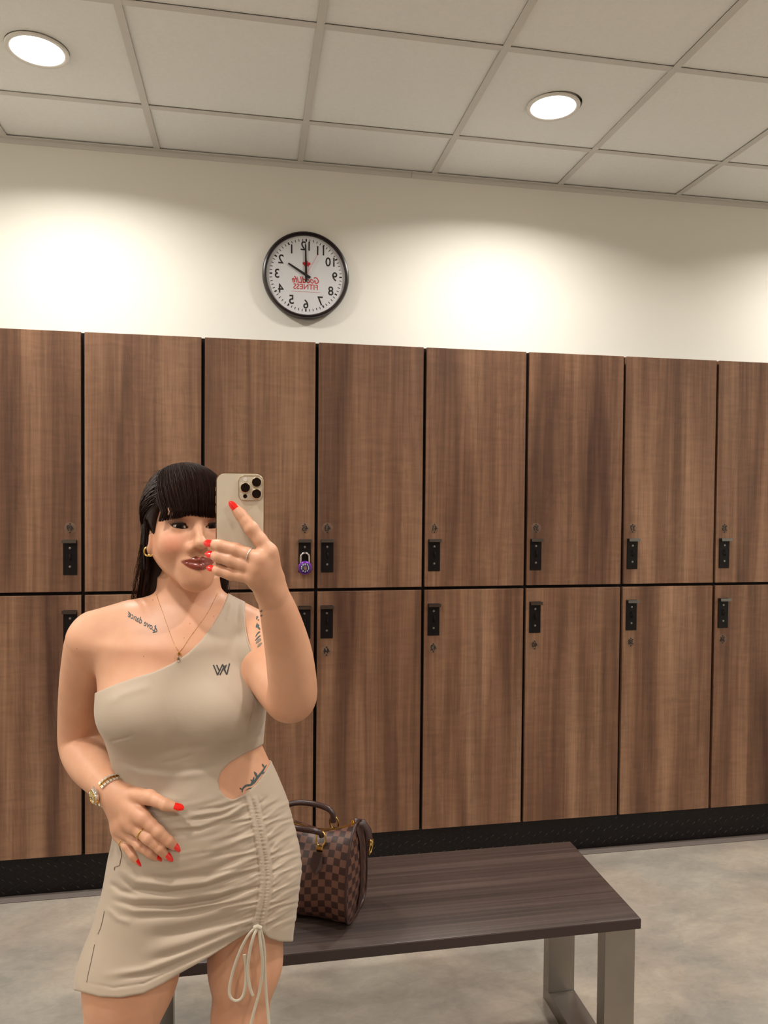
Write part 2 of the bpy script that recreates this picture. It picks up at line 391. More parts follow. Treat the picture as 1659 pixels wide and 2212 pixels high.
def locker(col, upper, number, latch_right, label):
    z0, z1 = (Z_M+GAP, Z_T) if upper else (Z_B, Z_M-GAP)
    cx = (col+0.5)*W_L
    r = empty('locker', (cx, 0, z0)); tag(r, label, 'locker', 'wood-fronted lockers along the wall')
    ht = (z1-z0)+(0.0 if upper else GAP*2)
    MB().box(-W_L/2, W_L/2, 0.003, Y_W-0.004, 0.0, ht).build('carcass', M_CARCASS, r)
    d = bpy.data.objects.new('door', door_mesh(z1-z0)); link(d, r)
    s = 1 if latch_right else -1
    lx = s*(W_L/2-0.0435); lz = (1.2505 if upper else 0.993)-z0; yf = -0.019
    sub('lock_plate', me_plate, d, (lx, yf, lz)); sub('grip_lip', me_lip, d, (lx, yf-0.003, lz+0.061))
    sub('screw', me_screw, d, (lx, yf-0.004, lz+0.034)); sub('screw', me_screw, d, (lx, yf-0.004, lz-0.034))
    sub('staple', me_staple, d, (lx, yf-0.004, lz+0.002))
    nz = (1.357 if upper else 0.879)-z0
    sub('number_disc', me_disc, d, (lx, yf, nz))
    tm = text_mesh(str(number), 0.030, 0.0003, sx=0.82, bold=0.0006, mat=M_PRINT)
    sub('number', tm, d, (lx, yf-0.0029, nz)); sub('disc_dot', me_dot, d, (lx, yf-0.0024, nz+0.0155)); sub('disc_dot', me_dot, d, (lx, yf-0.0024, nz-0.0155))
    return r
for c in range(-2, 8):
    nu, nl = 49-2*(c+1), 50-2*(c+1)
    right = c <= 1
    side = {-1: 'at the left edge of the picture', 2: 'right beside the raised forearm', 3: 'two columns right of the raised forearm', 4: 'above the right half of the bench', 5: 'second from the right edge', 6: 'at the right edge of the picture'}.get(c, 'in the row')
    lu = 'upper locker %s, its disc reading a mirrored %d' % (side, nu)
    ll = 'lower locker %s, its disc reading a mirrored %d' % (side, nl)
    if c in (-2, 7): lu = 'upper locker beyond the %s edge of the picture' % ('left' if c < 0 else 'right'); ll = lu.replace('upper', 'lower')
    if c == 0: lu = 'upper wood-grain locker directly behind the dark hair'; ll = 'lower wood-grain locker directly behind the bare shoulder and arm'
    if c == 1: lu = 'upper wood-grain locker numbered 45 with the purple padlock'; ll = 'lower wood-grain locker beneath the padlocked one, behind the raised arm'
    if c == -1: ll = 'lower wood-grain locker at the left edge, lock half behind the shoulder'
    locker(c, True, nu, right, lu); locker(c, False, nl, right, ll)

# ------------------------------------------------------------------ padlock on locker 45
M_PURPLE = plain('purple_anodised', srgb(112, 52, 160), 0.25, metal=0.7)
M_CHROME = plain('chrome', srgb(225, 222, 216), 0.12, metal=1.0)
M_DIAL = plain('dial_navy', srgb(36, 26, 74), 0.35)
M_DIALWHITE = plain('dial_white', srgb(222, 218, 226), 0.5)
def padlock():
    lx = 2*W_L-0.0435; c = at(662, 1226, -0.035)
    r = empty('padlock', (lx, -0.037, c[2])); tag(r, 'purple combination padlock with navy dial hanging on locker 45', 'padlock')
    MB().lathe([(0.0, 0.009), (0.021, 0.009), (0.0255, 0.006), (0.0265, 0.0), (0.0255, -0.006), (0.021, -0.009), (0.0, -0.009)], 40, axis='y').build('case', M_PURPLE, r, True)
    pts = [(-0.0165, 0, 0.018), (-0.0165, 0, 0.040)]+[(-0.0165*math.cos(a), 0, 0.040+0.0165*math.sin(a)) for a in [math.pi*k/10 for k in range(1, 10)]]+[(0.0165, 0, 0.040), (0.0165, 0, 0.018)]
    MB().tube(pts, 0.0037, 10).build('shackle', M_CHROME, r, True)
    d = MB().lathe([(0.0195, 0.009), (0.0195, 0.012), (0.018, 0.013), (0.0, 0.013)], 36, axis='y').build('dial', M_DIAL, r, True)
    MB().lathe([(0.008, 0.013), (0.007, 0.019), (0.0, 0.0195)], 20, axis='y').build('dial_knob', M_CHROME, d, True)
    for k in range(10):
        a = 2*math.pi*k/10
        sub('dial_digit', text_mesh(str(k), 0.009, 0.0003, bold=0.0002, mat=M_DIALWHITE), d, (0.0138*math.sin(a), -0.0134, 0.0138*math.cos(a)))
padlock()

# ------------------------------------------------------------------ wall clock
M_CLKRIM = plain('clock_rim_black', srgb(34, 22, 22), 0.28)
M_CLKFACE = plain('clock_face_white', srgb(212, 213, 216), 0.5)
M_RED = plain('red_print', srgb(196, 36, 40), 0.6)
def clock():
    c = at(661, 595, Y_W-0.02); R = 0.192
    r = empty('wall_clock', (c[0], Y_W, c[2])); tag(r, 'round black-rimmed wall clock with mirrored numerals above the lockers', 'clock')
    MB().lathe([(R-0.018, 0.026), (R-0.016, 0.034), (R-0.010, 0.0395), (R-0.004, 0.037), (R, 0.026), (R, 0.010), (R-0.006, 0.001), (R-0.018, 0.001)], 96, axis='y', closed=True).build('rim', M_CLKRIM, r, True)
    f = MB().lathe([(0.0, 0.022), (R-0.0175, 0.022), (R-0.0175, 0.002), (0.0, 0.002)], 96, axis='y').build('face', M_CLKFACE, r)
    yf = -0.0224
    for k in range(60):
        a = 2*math.pi*k/60; big = k % 5 == 0; r1 = 0.160; r0 = r1-(0.0115 if big else 0.0105); w = 0.0032 if big else 0.0014
        cs, sn = math.cos(a), math.sin(a)
        p = [(-w, r0), (w, r0), (w, r1), (-w, r1)]
        MB().prism([(x*cs+z*sn, -x*sn+z*cs) for x, z in p], yf-0.0002, yf+0.0004).build('minute_mark', M_PRINT, f)
    for h in range(1, 13):
        a = 2*math.pi*h/12; rr = 0.128
        sub('numeral', text_mesh(str(h), 0.056, 0.0003, sx=0.92, bold=0.0006, mat=M_PRINT), f, (-rr*math.sin(a), yf, rr*math.cos(a)-0.001))
    sub('lettering', text_mesh('GoodLife', 0.040, 0.0003, shear=0.25, sx=0.80, bold=0.0004, mat=M_RED), f, (0.0, yf, -0.022))
    sub('lettering', text_mesh('FITNESS', 0.034, 0.0003, sx=0.93, bold=0.0002, mat=M_RED), f, (-0.001, yf, -0.052))
    MB().box(-0.064, 0.064, yf-0.0002, yf+0.0004, -0.0735, -0.0725).build('underline', M_RED, f)
    leaf = [(0, 1), (0.17, 0.66), (0.33, 0.74), (0.26, 0.30), (0.50, 0.55), (0.56, 0.42), (0.86, 0.46), (0.76, 0.22), (0.92, 0.12), (0.46, -0.26), (0.50, -0.42), (0.05, -0.34), (0.06, -0.8)]
    leaf = leaf+[(-x, z) for x, z in reversed(leaf[1:])]
    lm = MB().prism([(0.021*x+0.002, 0.021*z+0.048) for x, z in leaf], yf-0.0002, yf+0.0004)
    o = lm.build('leaf_emblem', M_RED, f)
    bm = bmesh.new(); bm.from_mesh(o.data); bmesh.ops.triangulate(bm, faces=bm.faces[:]); bm.to_mesh(o.data); bm.free()
    def hand(name, a, l0, l1, w0, w1, y, mat):
        cs, sn = math.cos(a), math.sin(a)
        p = [(-w0, -l0), (w0, -l0), (w0, 0), (w1, l1-w1), (w1*0.5, l1), (-w1*0.5, l1), (-w1, l1-w1), (-w0, 0)]
        MB().prism([(x*cs+z*sn, -x*sn+z*cs) for x, z in p], y-0.0006, y+0.0006).build(name, mat, r)
    hand('hour_hand', math.radians(-59), 0.022, 0.092, 0.0055, 0.0036, yf-0.004, M_PRINT)
    hand('minute_hand', math.radians(-1.5), 0.030, 0.135, 0.005, 0.003, yf-0.006, M_PRINT)
    hand('second_hand', math.radians(29), 0.0, 0.105, 0.0007, 0.0006, yf-0.008, M_RED)
    MB().lathe([(0.006, 0.022), (0.006, 0.032), (0.0, 0.032)], 20, axis='y').build('hub', M_PRINT, r, True)
clock()

# ------------------------------------------------------------------ bench
BX0, BX1, BY0, BY1, BZ = 0.322, 1.552, -1.223, -0.817, 0.455
def bench():
    r = empty('bench', ((BX0+BX1)/2, (BY0+BY1)/2, 0)); tag(r, 'dark wood-grain bench with flat steel frame legs in front of the lockers', 'bench')
    hx, hy = (BX1-BX0)/2, (BY1-BY0)/2
    MB().box(-hx, hx, -hy, hy, BZ-0.0275, BZ, 0.0025).build('seat_top', M_BENCHTOP, r, True)
    MB().box(-hx-0.0004, hx+0.0004, -hy-0.0004, hy+0.0004, BZ-0.0262, BZ-0.0022, 0.0006).build('edge_band', M_BENCHEDGE, r)
    for s in (-1, 1):
        xo = s*(hx-0.006); xi = xo-s*0.080; x0, x1 = min(xo, xi), max(xo, xi)
        y0, y1, t = -hy+0.014, hy-0.014, 0.040; zt = BZ-0.028
        fr = MB().box(x0, x1, y0, y1, 0.0, 0.040, 0.0015).build('foot_bar', M_STEEL, r)
        MB().box(x0, x1, y0, y0+t, 0.0405, zt, 0.0015).build('leg', M_STEEL, r)
        MB().box(x0, x1, y1-t, y1, 0.0405, zt, 0.0015).build('leg', M_STEEL, r)
        MB().box(x0, x1, y0+t, y1-t, zt-0.03, zt, 0.0015).build('top_bar', M_STEEL, r)
        for yy in (y0+t, y1-t):
            MB().tube([(x0+0.002, yy, 0.041), (x1-0.002, yy, 0.041)], 0.0022, 6).build('weld_bead', M_LIP, r)
bench()

# ------------------------------------------------------------------ checked handbag on the bench
def bag_mat():
    m, nt, b = nodemat('checked_canvas')
    tc = N(nt, 'ShaderNodeTexCoord')
    mp = N(nt, 'ShaderNodeMapping'); mp.inputs['Location'].default_value = (0.004, 0.0, 0.0); L(nt, tc, 'UV', mp, 'Vector')
    ck = N(nt, 'ShaderNodeTexChecker', i_Scale=1/0.0165); ck.inputs['Color1'].default_value = srgb(96, 64, 52); ck.inputs['Color2'].default_value = srgb(48, 26, 23)
    L(nt, mp, 0, ck, 'Vector')
    n = N(nt, 'ShaderNodeTexNoise', i_Scale=900.0, i_Detail=2.0); L(nt, tc, 'Object', n, 'Vector')
    mr = N(nt, 'ShaderNodeMapRange'); mr.inputs['To Min'].default_value = 0.75; mr.inputs['To Max'].default_value = 1.2; L(nt, n, 'Fac', mr, 'Value')
    mx = N(nt, 'ShaderNodeMix', data_type='RGBA', blend_type='MULTIPLY'); mx.inputs['Factor'].default_value = 1.0
    L(nt, ck, 'Color', mx, 'A'); L(nt, mr, 'Result', mx, 'B'); L(nt, mx, 'Result', b, 'Base Color')
    bp = N(nt, 'ShaderNodeBump', i_Strength=0.15, i_Distance=0.0006); L(nt, n, 'Fac', bp, 'Height'); L(nt, bp, 'Normal', b, 'Normal')
    b.inputs['Roughness'].default_value = 0.42; return m
M_CHECK = bag_mat()
M_LEATHER = plain('dark_brown_leather', srgb(52, 30, 28), 0.33, bump=0.08, bscale=400)
M_GOLD = plain('polished_brass', srgb(212, 176, 104), 0.2, metal=1.0)
def handbag():
    Wb, Db, Hb = 0.285, 0.165, 0.205
    rz = math.radians(-27)
    corner = np.array([0.822, -1.150]); ca, sa = math.cos(rz), math.sin(rz)
    off = np.array([(Wb/2-0.012)*ca+(Db/2-0.012)*sa, (Wb/2-0.012)*sa-(Db/2-0.012)*ca])
    r = empty('handbag', (corner[0]-off[0], corner[1]-off[1], BZ+0.0038), rz)
    tag(r, 'brown checked handbag with rolled leather handles standing on the bench', 'handbag')
    # cross-section (y, z): flat base, bulging sides, domed top
    def section(u):
        """u in -1..1 along the bag"""
        sag = 0.013*math.exp(-((u-0.25)/0.42)**2)
        h = Hb-sag+0.020*abs(u)**4
        pinch = 1.0-0.05*abs(u)**6
        pts = []; n = 56
        for k in range(n):
            a = 2*math.pi*k/n; c, s = math.cos(a), math.sin(a)
            p = 4.2 if s < 0 else 2.5
            yy = abs(c)**(2/p)*(1 if c > 0 else -1); zz = abs(s)**(2/p)*(1 if s > 0 else -1)
            w = Db/2*pinch*(1.0 if zz < -0.2 else 1-0.36*((zz+0.2)/1.2)**1.6)
            dent = 0.004*math.sin(3*a+5*u)+0.003*math.sin(7*u+a)
            pts.append((yy*w+dent*0.6, h*0.5*(1+zz)))
        return pts
    m = 40; v = []; f = []; uv = []
    secs = []
    for i in range(m+1):
        u = -1+2*i/m; s = section(u); secs.append(s)
        bulge = 0.0
        for (yy, zz) in s: v.append((u*Wb/2, yy, zz))
    n = 56
    for i in range(m):
        for k in range(n):
            l = (k+1) % n; f.append((i*n+k, i*n+l, (i+1)*n+l, (i+1)*n+k))
    me = bpy.data.meshes.new('body'); me.from_pydata(v, [], f); me.update()
    # arc-length coordinates so that the woven squares follow the canvas
    arc = []
    for s in secs:
        a = [0.0]
        for k in range(1, n+1): a.append(a[-1]+math.dist(s[k % n], s[k-1]))
        arc.append(a)
    ul = me.uv_layers.new(name='UVMap')
    for p in me.polygons:
        i, k = divmod(p.index, n); l = k+1
        q = [(i, k), (i, l), (i+1, l), (i+1, k)]
        for li, (a, b) in zip(p.loop_indices, q): ul.data[li].uv = ((-1+2*a/m)*Wb/2+0.5, arc[a][b]-arc[a][42 if True else 0]+0.5)
    me.materials.append(M_CHECK); me.polygons.foreach_set('use_smooth', [True]*len(me.polygons))
    ob = bpy.data.objects.new('body', me); link(ob, r)
    for sgn in (-1, 1):
        s = section(sgn); v = []; f = []; rings = 8
        cz = Hb*0.5
        for j in range(rings+1):
            t = 1-j/rings; bl = 0.012*math.sin(math.pi*min(1, (1-t)*1.0)*0.5)
            for (yy, zz) in s: v.append((sgn*(Wb/2+bl), yy*max(t, 0.001), cz+(zz-cz)*max(t, 0.001)))
        for j in range(rings):
            for k in range(n):
                l = (k+1) % n; q = (j*n+k, j*n+l, (j+1)*n+l, (j+1)*n+k); f.append(q if sgn < 0 else q[::-1])
        me = bpy.data.meshes.new('end_panel'); me.from_pydata(v, [], f); me.update()
        ul = me.uv_layers.new(name='UVMap')
        for lp in me.loops:
            co = me.vertices[lp.vertex_index].co; ul.data[lp.index].uv = (co.y*1.0+0.5+0.008, co.z+0.5)
        me.materials.append(M_CHECK); me.polygons.foreach_set('use_smooth', [True]*len(me.polygons))
        ep = bpy.data.objects.new('end_panel', me); link(ep, r)
        MB().tube([(sgn*(Wb/2+0.001), yy*1.008, zz+0.0005) for yy, zz in s], 0.0032, 6, closed=True).build('piping', M_LEATHER, r, 'all')
        # leather strip down the end, from zip to base
        MB().tube([(sgn*(Wb/2+0.002), 0.0, Hb*1.06), (sgn*(Wb/2+0.010), 0.004, Hb*0.9), (sgn*(Wb/2+0.0135), 0.004, Hb*0.6), (sgn*(Wb/2+0.0135), 0.003, Hb*0.3), (sgn*(Wb/2+0.006), 0.0, 0.012)], 0.011, 8, flat=0.18, up=(sgn, 0, 0)).build('end_strap', M_LEATHER, ep, True)
        # shoulder-strap tab with brass ring
        MB().tube([(sgn*(Wb/2-0.012), 0.02, Hb*1.055), (sgn*(Wb/2+0.008), 0.03, Hb*1.03), (sgn*(Wb/2+0.020), 0.035, Hb*0.93), (sgn*(Wb/2+0.024), 0.035, Hb*0.80)], 0.010, 8, flat=0.3, up=(sgn, 0, 0.3)).build('strap_tab', M_LEATHER, r, True)
        ring = [(sgn*(Wb/2+0.026)+0.003*math.sin(a), 0.035+0.014*math.cos(a), Hb*0.74+0.018*math.sin(a)) for a in [2*math.pi*k/20 for k in range(20)]]
        MB().tube(ring, 0.0022, 8, closed=True).build('strap_ring', M_GOLD, r, 'all')
        MB().lathe([(0.0, -0.006), (0.006, -0.004), (0.0065, 0.003), (0.004, 0.008), (0.0, 0.009)], 16, c=(sgn*(Wb/2+0.027), 0.03, Hb*0.80)).build('strap_stud', M_GOLD, r, True)
    # zip along the crown
    zp = []
    for i in range(0, m+1, 2):
        u = -1+2*i/m; s = section(u); zp.append((u*Wb/2, 0.0, max(z for y, z in s)+0.0008))
    MB().tube(zp, 0.006, 6, flat=0.35, up=(0, 0, 1)).build('zip', M_GOLD, r, True)
    for k in (-1, 1):
        MB().lathe([(0.0, -0.004), (0.004, -0.003), (0.004, 0.006), (0.0, 0.007)], 12, c=(k*(Wb/2-0.012), 0.0, Hb+0.018)).build('zip_end', M_GOLD, r, True)
    # two rolled handles with brass loops and leather tabs
    for sy in (-1, 1):
        y0 = sy*0.040
        pts = []
        for k in range(25):
            a = math.pi*k/24; x = -0.066*math.cos(a)
            z = Hb*0.965+ (0.038 if sy > 0 else 0.020)*min(1.0, math.sin(a)**0.45 if math.sin(a) > 0 else 0)
            pts.append((x, y0-(0.020 if sy < 0 else -0.004)*math.sin(a), z))
        h = MB().tube(pts, 0.0072, 12).build('handle', M_LEATHER, r, True)
        for sx in (-1, 1):
            x = sx*0.066; z = Hb*0.965
            loop = [(x+0.012*math.cos(a), y0+sy*0.006-0.003*math.sin(a)*sy, z-0.004+0.017*math.sin(a)) for a in [2*math.pi*q/20 for q in range(20)]]
            MB().tube(loop, 0.0024, 8, closed=True).build('handle_ring', M_GOLD, r, 'all')
            MB().box(x-0.009, x+0.009, y0+sy*0.012-0.004, y0+sy*0.012+0.004, z-0.032, z-0.018, 0.002).build('ring_plate', M_GOLD, r)
            tab = [(x-0.012, z-0.030), (x+0.012, z-0.030), (x+0.016, z-0.058), (x, z-0.074), (x-0.016, z-0.058)]
            # the tab lies on the sloping front of the bag
            vv = []
            for d in (0.0, 0.003):
                for (xx, zz) in tab:
                    sec = section(max(-1, min(1, xx/(Wb/2)))); cand = [abs(y) for y, q in sec if abs(q-zz) < 0.014 and y*sy > 0]
                    yy = max(cand) if cand else 0.06
                    vv.append((xx, sy*(yy+0.0005+d), zz))
            nt_ = 5; ff = [tuple(range(5)), tuple(range(9, 4, -1))]+[(i, i+5, (i+1) % 5+5, (i+1) % 5) for i in range(5)]
            MB().add(vv, ff).build('leather_tab', M_LEATHER, r)
handbag()

# ------------------------------------------------------------------ person: implicit surfaces turned into meshes
Y0 = -1.42
def wp(px, py, dY=0.0): return at(px, py, Y0+dY)
def to_px(X, Y, Z):
    dx, dy, dz = X-CAM[0], Y-CAM[1], Z-CAM[2]
    w = dx*WX[0]+dy*WX[1]+dz*WX[2]
    return 829.5+F_PX*(dx*RX[0]+dy*RX[1]+dz*RX[2])/w, 1106-F_PX*(dx*UX[0]+dy*UX[1]+dz*UX[2])/w
def smin(a, b, k):
    if np.isscalar(k) and k <= 0: return np.minimum(a, b)
    h = np.maximum(k-np.abs(a-b), 0.0)
    return np.minimum(a, b)-h*h/(4*k)
def smax(a, b, k): return -smin(-a, -b, k)
class Cone:
    def __init__(s, a, b, ra, rb):
        s.a = np.array(a, float); s.d = np.array(b, float)-s.a; s.ra = ra; s.rb = rb; s.dd = float(s.d@s.d)+1e-12
        s.c = s.a+s.d/2; s.R = math.sqrt(s.dd)/2+max(ra, rb)
    def __call__(s, X, Y, Z):
        x, y, z = X-s.a[0], Y-s.a[1], Z-s.a[2]
        t = np.clip((x*s.d[0]+y*s.d[1]+z*s.d[2])/s.dd, 0, 1)
        return np.sqrt((x-t*s.d[0])**2+(y-t*s.d[1])**2+(z-t*s.d[2])**2)-(s.ra+t*(s.rb-s.ra))
class Ell:
    def __init__(s, c, r, M=None):
        s.c = np.array(c, float); s.r = np.array(r, float); s.M = M; s.R = float(max(r))
    def __call__(s, X, Y, Z):
        x, y, z = X-s.c[0], Y-s.c[1], Z-s.c[2]
        if s.M is not None:
            M = s.M; x, y, z = (M[0, 0]*x+M[0, 1]*y+M[0, 2]*z), (M[1, 0]*x+M[1, 1]*y+M[1, 2]*z), (M[2, 0]*x+M[2, 1]*y+M[2, 2]*z)
        a, b, c = x/s.r[0], y/s.r[1], z/s.r[2]
        k0 = np.sqrt(a*a+b*b+c*c); k1 = np.sqrt((a/s.r[0])**2+(b/s.r[1])**2+(c/s.r[2])**2)+1e-9
        return k0*(k0-1)/k1
class Stack:
    """stack of half-and-half ellipses: rows (py, left px, right px, front depth, back depth, centre dY)"""
    def __init__(s, rows, grow=0.0, smooth=5):
        zz = []; cx = []; a = []; bf = []; bb = []; yc = []
        for py, xl, xr, f_, b_, d in rows:
            pl, pr = wp(xl, py, d), wp(xr, py, d)
            zz.append((pl[2]+pr[2])/2); cx.append((pl[0]+pr[0])/2); a.append((pr[0]-pl[0])/2); bf.append(f_); bb.append(b_); yc.append(Y0+d)
        o = np.argsort(zz); zz = np.array(zz)[o]
        s.z = np.linspace(zz[0], zz[-1], 240)
        def sm(q):
            g = np.interp(s.z, zz, np.array(q)[o]); k = np.exp(-np.linspace(-2, 2, 2*smooth+1)**2); k /= k.sum()
            return np.convolve(np.pad(g, smooth, mode='edge'), k, mode='valid')
        s.cx, s.a, s.bf, s.bb, s.yc = map(sm, (cx, a, bf, bb, yc)); s.grow = grow
        s.z0, s.z1 = zz[0], zz[-1]
        s.c = np.array([np.mean(cx), Y0, (s.z0+s.z1)/2]); s.R = math.hypot((s.z1-s.z0)/2, 0.26)
    def __call__(s, X, Y, Z):
        g = s.grow; zi = lambda q: np.interp(Z, s.z, q)
        dy = Y-zi(s.yc); b = np.where(dy < 0, zi(s.bf), zi(s.bb))+g; a = zi(s.a)+g
        u = (X-zi(s.cx))/a; v = dy/b
        rho = np.sqrt(u*u+v*v)+1e-6
        d = (rho-1)*rho/(np.sqrt((u/a)**2+(v/b)**2)+1e-9)
        return np.maximum(d, np.maximum(s.z0-Z, Z-s.z1))

def chain(pts):
    """pts: (px, py, dY, r) -> list of cones"""
    w = [wp(p[0], p[1], p[2]) for p in pts]
    return [Cone(w[i], w[i+1], pts[i][3], pts[i+1][3]) for i in range(len(pts)-1)]

def limb(pts, n=5, grow=0.0):
    """smooth tapering limb through (px, py, dY, r): Catmull-Rom centre line cut into short cones"""
    P = np.array([list(wp(p[0], p[1], p[2]))+[p[3]+grow] for p in pts]); P = np.vstack([2*P[0]-P[1], P, 2*P[-1]-P[-2]]); o = []
    for i in range(1, len(P)-2):
        for k in range(n):
            t = k/n; a, b, c, d = P[i-1:i+3]
            o.append(0.5*(2*b+(c-a)*t+(2*a-5*b+4*c-d)*t*t+(3*b-a-3*c+d)*t**3))
    o.append(P[-2])
    return [Cone(o[i][:3], o[i+1][:3], o[i][3], o[i+1][3]) for i in range(len(o)-1)]
# ---- torso, neck, legs
T_ROWS = [(1250, 345, 470, .050, .052, .030), (1272, 343, 474, .050, .054, .030), (1284, 330, 484, .050, .056, .028), (1294, 300, 502, .052, .060, .026),
          (1306, 262, 522, .056, .066, .022), (1322, 226, 540, .064, .072, .018), (1345, 205, 548, .074, .080, .012), (1380, 196, 548, .088, .090, .004),
          (1430, 205, 548, .094, .096, .0), (1490, 214, 560, .096, .096, .0), (1540, 219, 570, .096, .092, .0), (1580, 229, 568, .094, .088, .0), (1615, 240, 564, .095, .088, .0),
          (1650, 248, 580, .100, .092, .0), (1690, 251, 598, .104, .100, .0), (1740, 250, 618, .107, .110, .0), (1800, 250, 633, .108, .118, .0), (1850, 250, 637, .106, .120, .0), (1900, 256, 630, .102, .112, .0), (1940, 270, 615, .09, .09, .0)]
torso = Stack(T_ROWS)
bustL = Ell(wp(304, 1535, -.066), (.072, .066, .064)); bustR = Ell(wp(480, 1530, -.066), (.072, .066, .064))
belly = Ell(wp(420, 1800, -.045), (.12, .075, .10))
legL = [Cone(wp(345, 1890, .0), wp(283, 2110, -.03), .084, .079), Cone(wp(283, 2110, -.03), wp(243, 2300, -.05), .079, .056), Cone(wp(243, 2300, -.05), wp(240, 2420, -.02), .054, .052), Cone(wp(240, 2420, -.02), wp(236, 2700, .02), .052, .033)]
legR = [Cone(wp(535, 1890, .0), wp(530, 2080, .0), .086, .066), Cone(wp(530, 2080, .0), wp(518, 2200, -.005), .065, .050), Cone(wp(518, 2200, -.005), wp(520, 2340, .03), .048, .051), Cone(wp(520, 2340, .03), wp(525, 2680, .06), .051, .033)]
def foot(ank, toe_dx):
    a = np.array([ank[0], ank[1], 0.075]); t = np.array([ank[0]+toe_dx, ank[1]-0.13, 0.022]); h = np.array([ank[0]-toe_dx*0.25, ank[1]+0.045, 0.030])
    return [Cone(ank, a, .033, .034), Cone(a, t, .034, .022), Cone(a, h, .032, .030), Cone(h, t, .028, .021)]
ankL, ankR = legL[-1].a+legL[-1].d, legR[-1].a+legR[-1].d
legL += foot(ankL, -0.03); legR += foot(ankR, 0.03)
# ---- arms
armL = limb([(199, 1382, .018, .0475), (180, 1475, .070, .0425), (173, 1560, .118, .0405), (176, 1612, .125, .0405), (190, 1645, .075, .0385), (212, 1675, .015, .0325), (238, 1704, -.052, .0250)])
armL.insert(0, Cone(wp(275, 1340, .020), wp(205, 1366, .020), .036, .042))
armR = limb([(551, 1374, .012, .0465), (576, 1442, -.065, .0435), (618, 1502, -.150, .0405), (632, 1497, -.180, .0400), (626, 1425, -.215, .0375), (611, 1355, -.250, .0315), (593, 1292, -.278, .0240)])
armR.insert(0, Cone(wp(490, 1335, .020), wp(545, 1358, .018), .032, .038))
# ---- hand on the hip: wrist, knuckles, fingers
H1_W = (240, 1706, -.055, .0225)
H1 = {'thumb': [(272, 1716, -.075, .0165), (322, 1722, -.112, .0125), (357, 1738, -.128, .0098), (380, 1744, -.131, .0078)],
      'index': [(309, 1767, -.118, .0125), (342, 1797, -.131, .0100), (364, 1817, -.131, .0086), (376, 1828, -.127, .0070)],
      'middle': [(288, 1784, -.106, .0120), (320, 1811, -.129, .0098), (345, 1833, -.131, .0085), (359, 1848, -.127, .0070)],
      'ring': [(272, 1797, -.090, .0115), (302, 1826, -.114, .0092), (326, 1843, -.121, .0080), (339, 1851, -.119, .0066)],
      'pinky': [(259, 1805, -.074, .0105), (274, 1828, -.094, .0082), (287, 1847, -.102, .0070), (297, 1860, -.103, .0058)]}
# ---- hand that holds the phone
H2_W = (590, 1290, -.280, .0225)
H2 = {'thumb': [(588, 1250, -.288, .0165), (583, 1222, -.276, .0125), (568, 1196, -.273, .0100), (550, 1172, -.274, .0078)],
      'index': [(581, 1192, -.324, .0120), (543, 1142, -.320, .0102), (521, 1113, -.3125, .0086), (509, 1099, -.3105, .0070)],
      'middle': [(562, 1208, -.331, .0118), (508, 1187, -.319, .0096), (476, 1179, -.312, .0086), (461, 1176, -.303, .0074)],
      'ring': [(555, 1228, -.330, .0112), (497, 1210, -.318, .0094), (473, 1203, -.312, .0084), (463, 1200, -.303, .0072)],
      'pinky': [(547, 1247, -.326, .0102), (497, 1240, -.315, .0086), (474, 1233, -.310, .0076), (465, 1230, -.303, .0064)]}
def hand(Wr, H):
    palm = []; w = wp(*Wr[:3])
    for f, p in H.items():
        a = wp(*p[0][:3])
        if f == 'thumb': palm.append(Cone(w, a, Wr[3]*0.8, p[0][3]))
        else: palm.append(Cone(w*0.8+a*0.2, a, 0.0165, p[0][3]*1.05))
    k = [wp(*H[f][0][:3]) for f in ('index', 'middle', 'ring', 'pinky')]
    for i in range(3): palm.append(Cone(k[i]*0.85+w*0.15, k[i+1]*0.85+w*0.15, .0105, .0105))
    th = wp(*H['thumb'][1][:3]); palm.append(Cone(wp(*H['thumb'][0][:3]), k[0]*0.6+w*0.4, .012, .012))
    def knuckled(p):
        q = [p[0]]
        for a, b in zip(p[:-1], p[1:]): q += [tuple((u+v)/2 for u, v in zip(a[:3], b[:3]))+(((a[3]+b[3])/2)*0.95,), b[:3]+(b[3]*1.03,)]
        return q
    return palm, {f: chain(knuckled(p)) for f, p in H.items()}
palm1, fing1 = hand(H1_W, H1); palm2, fing2 = hand(H2_W, H2)

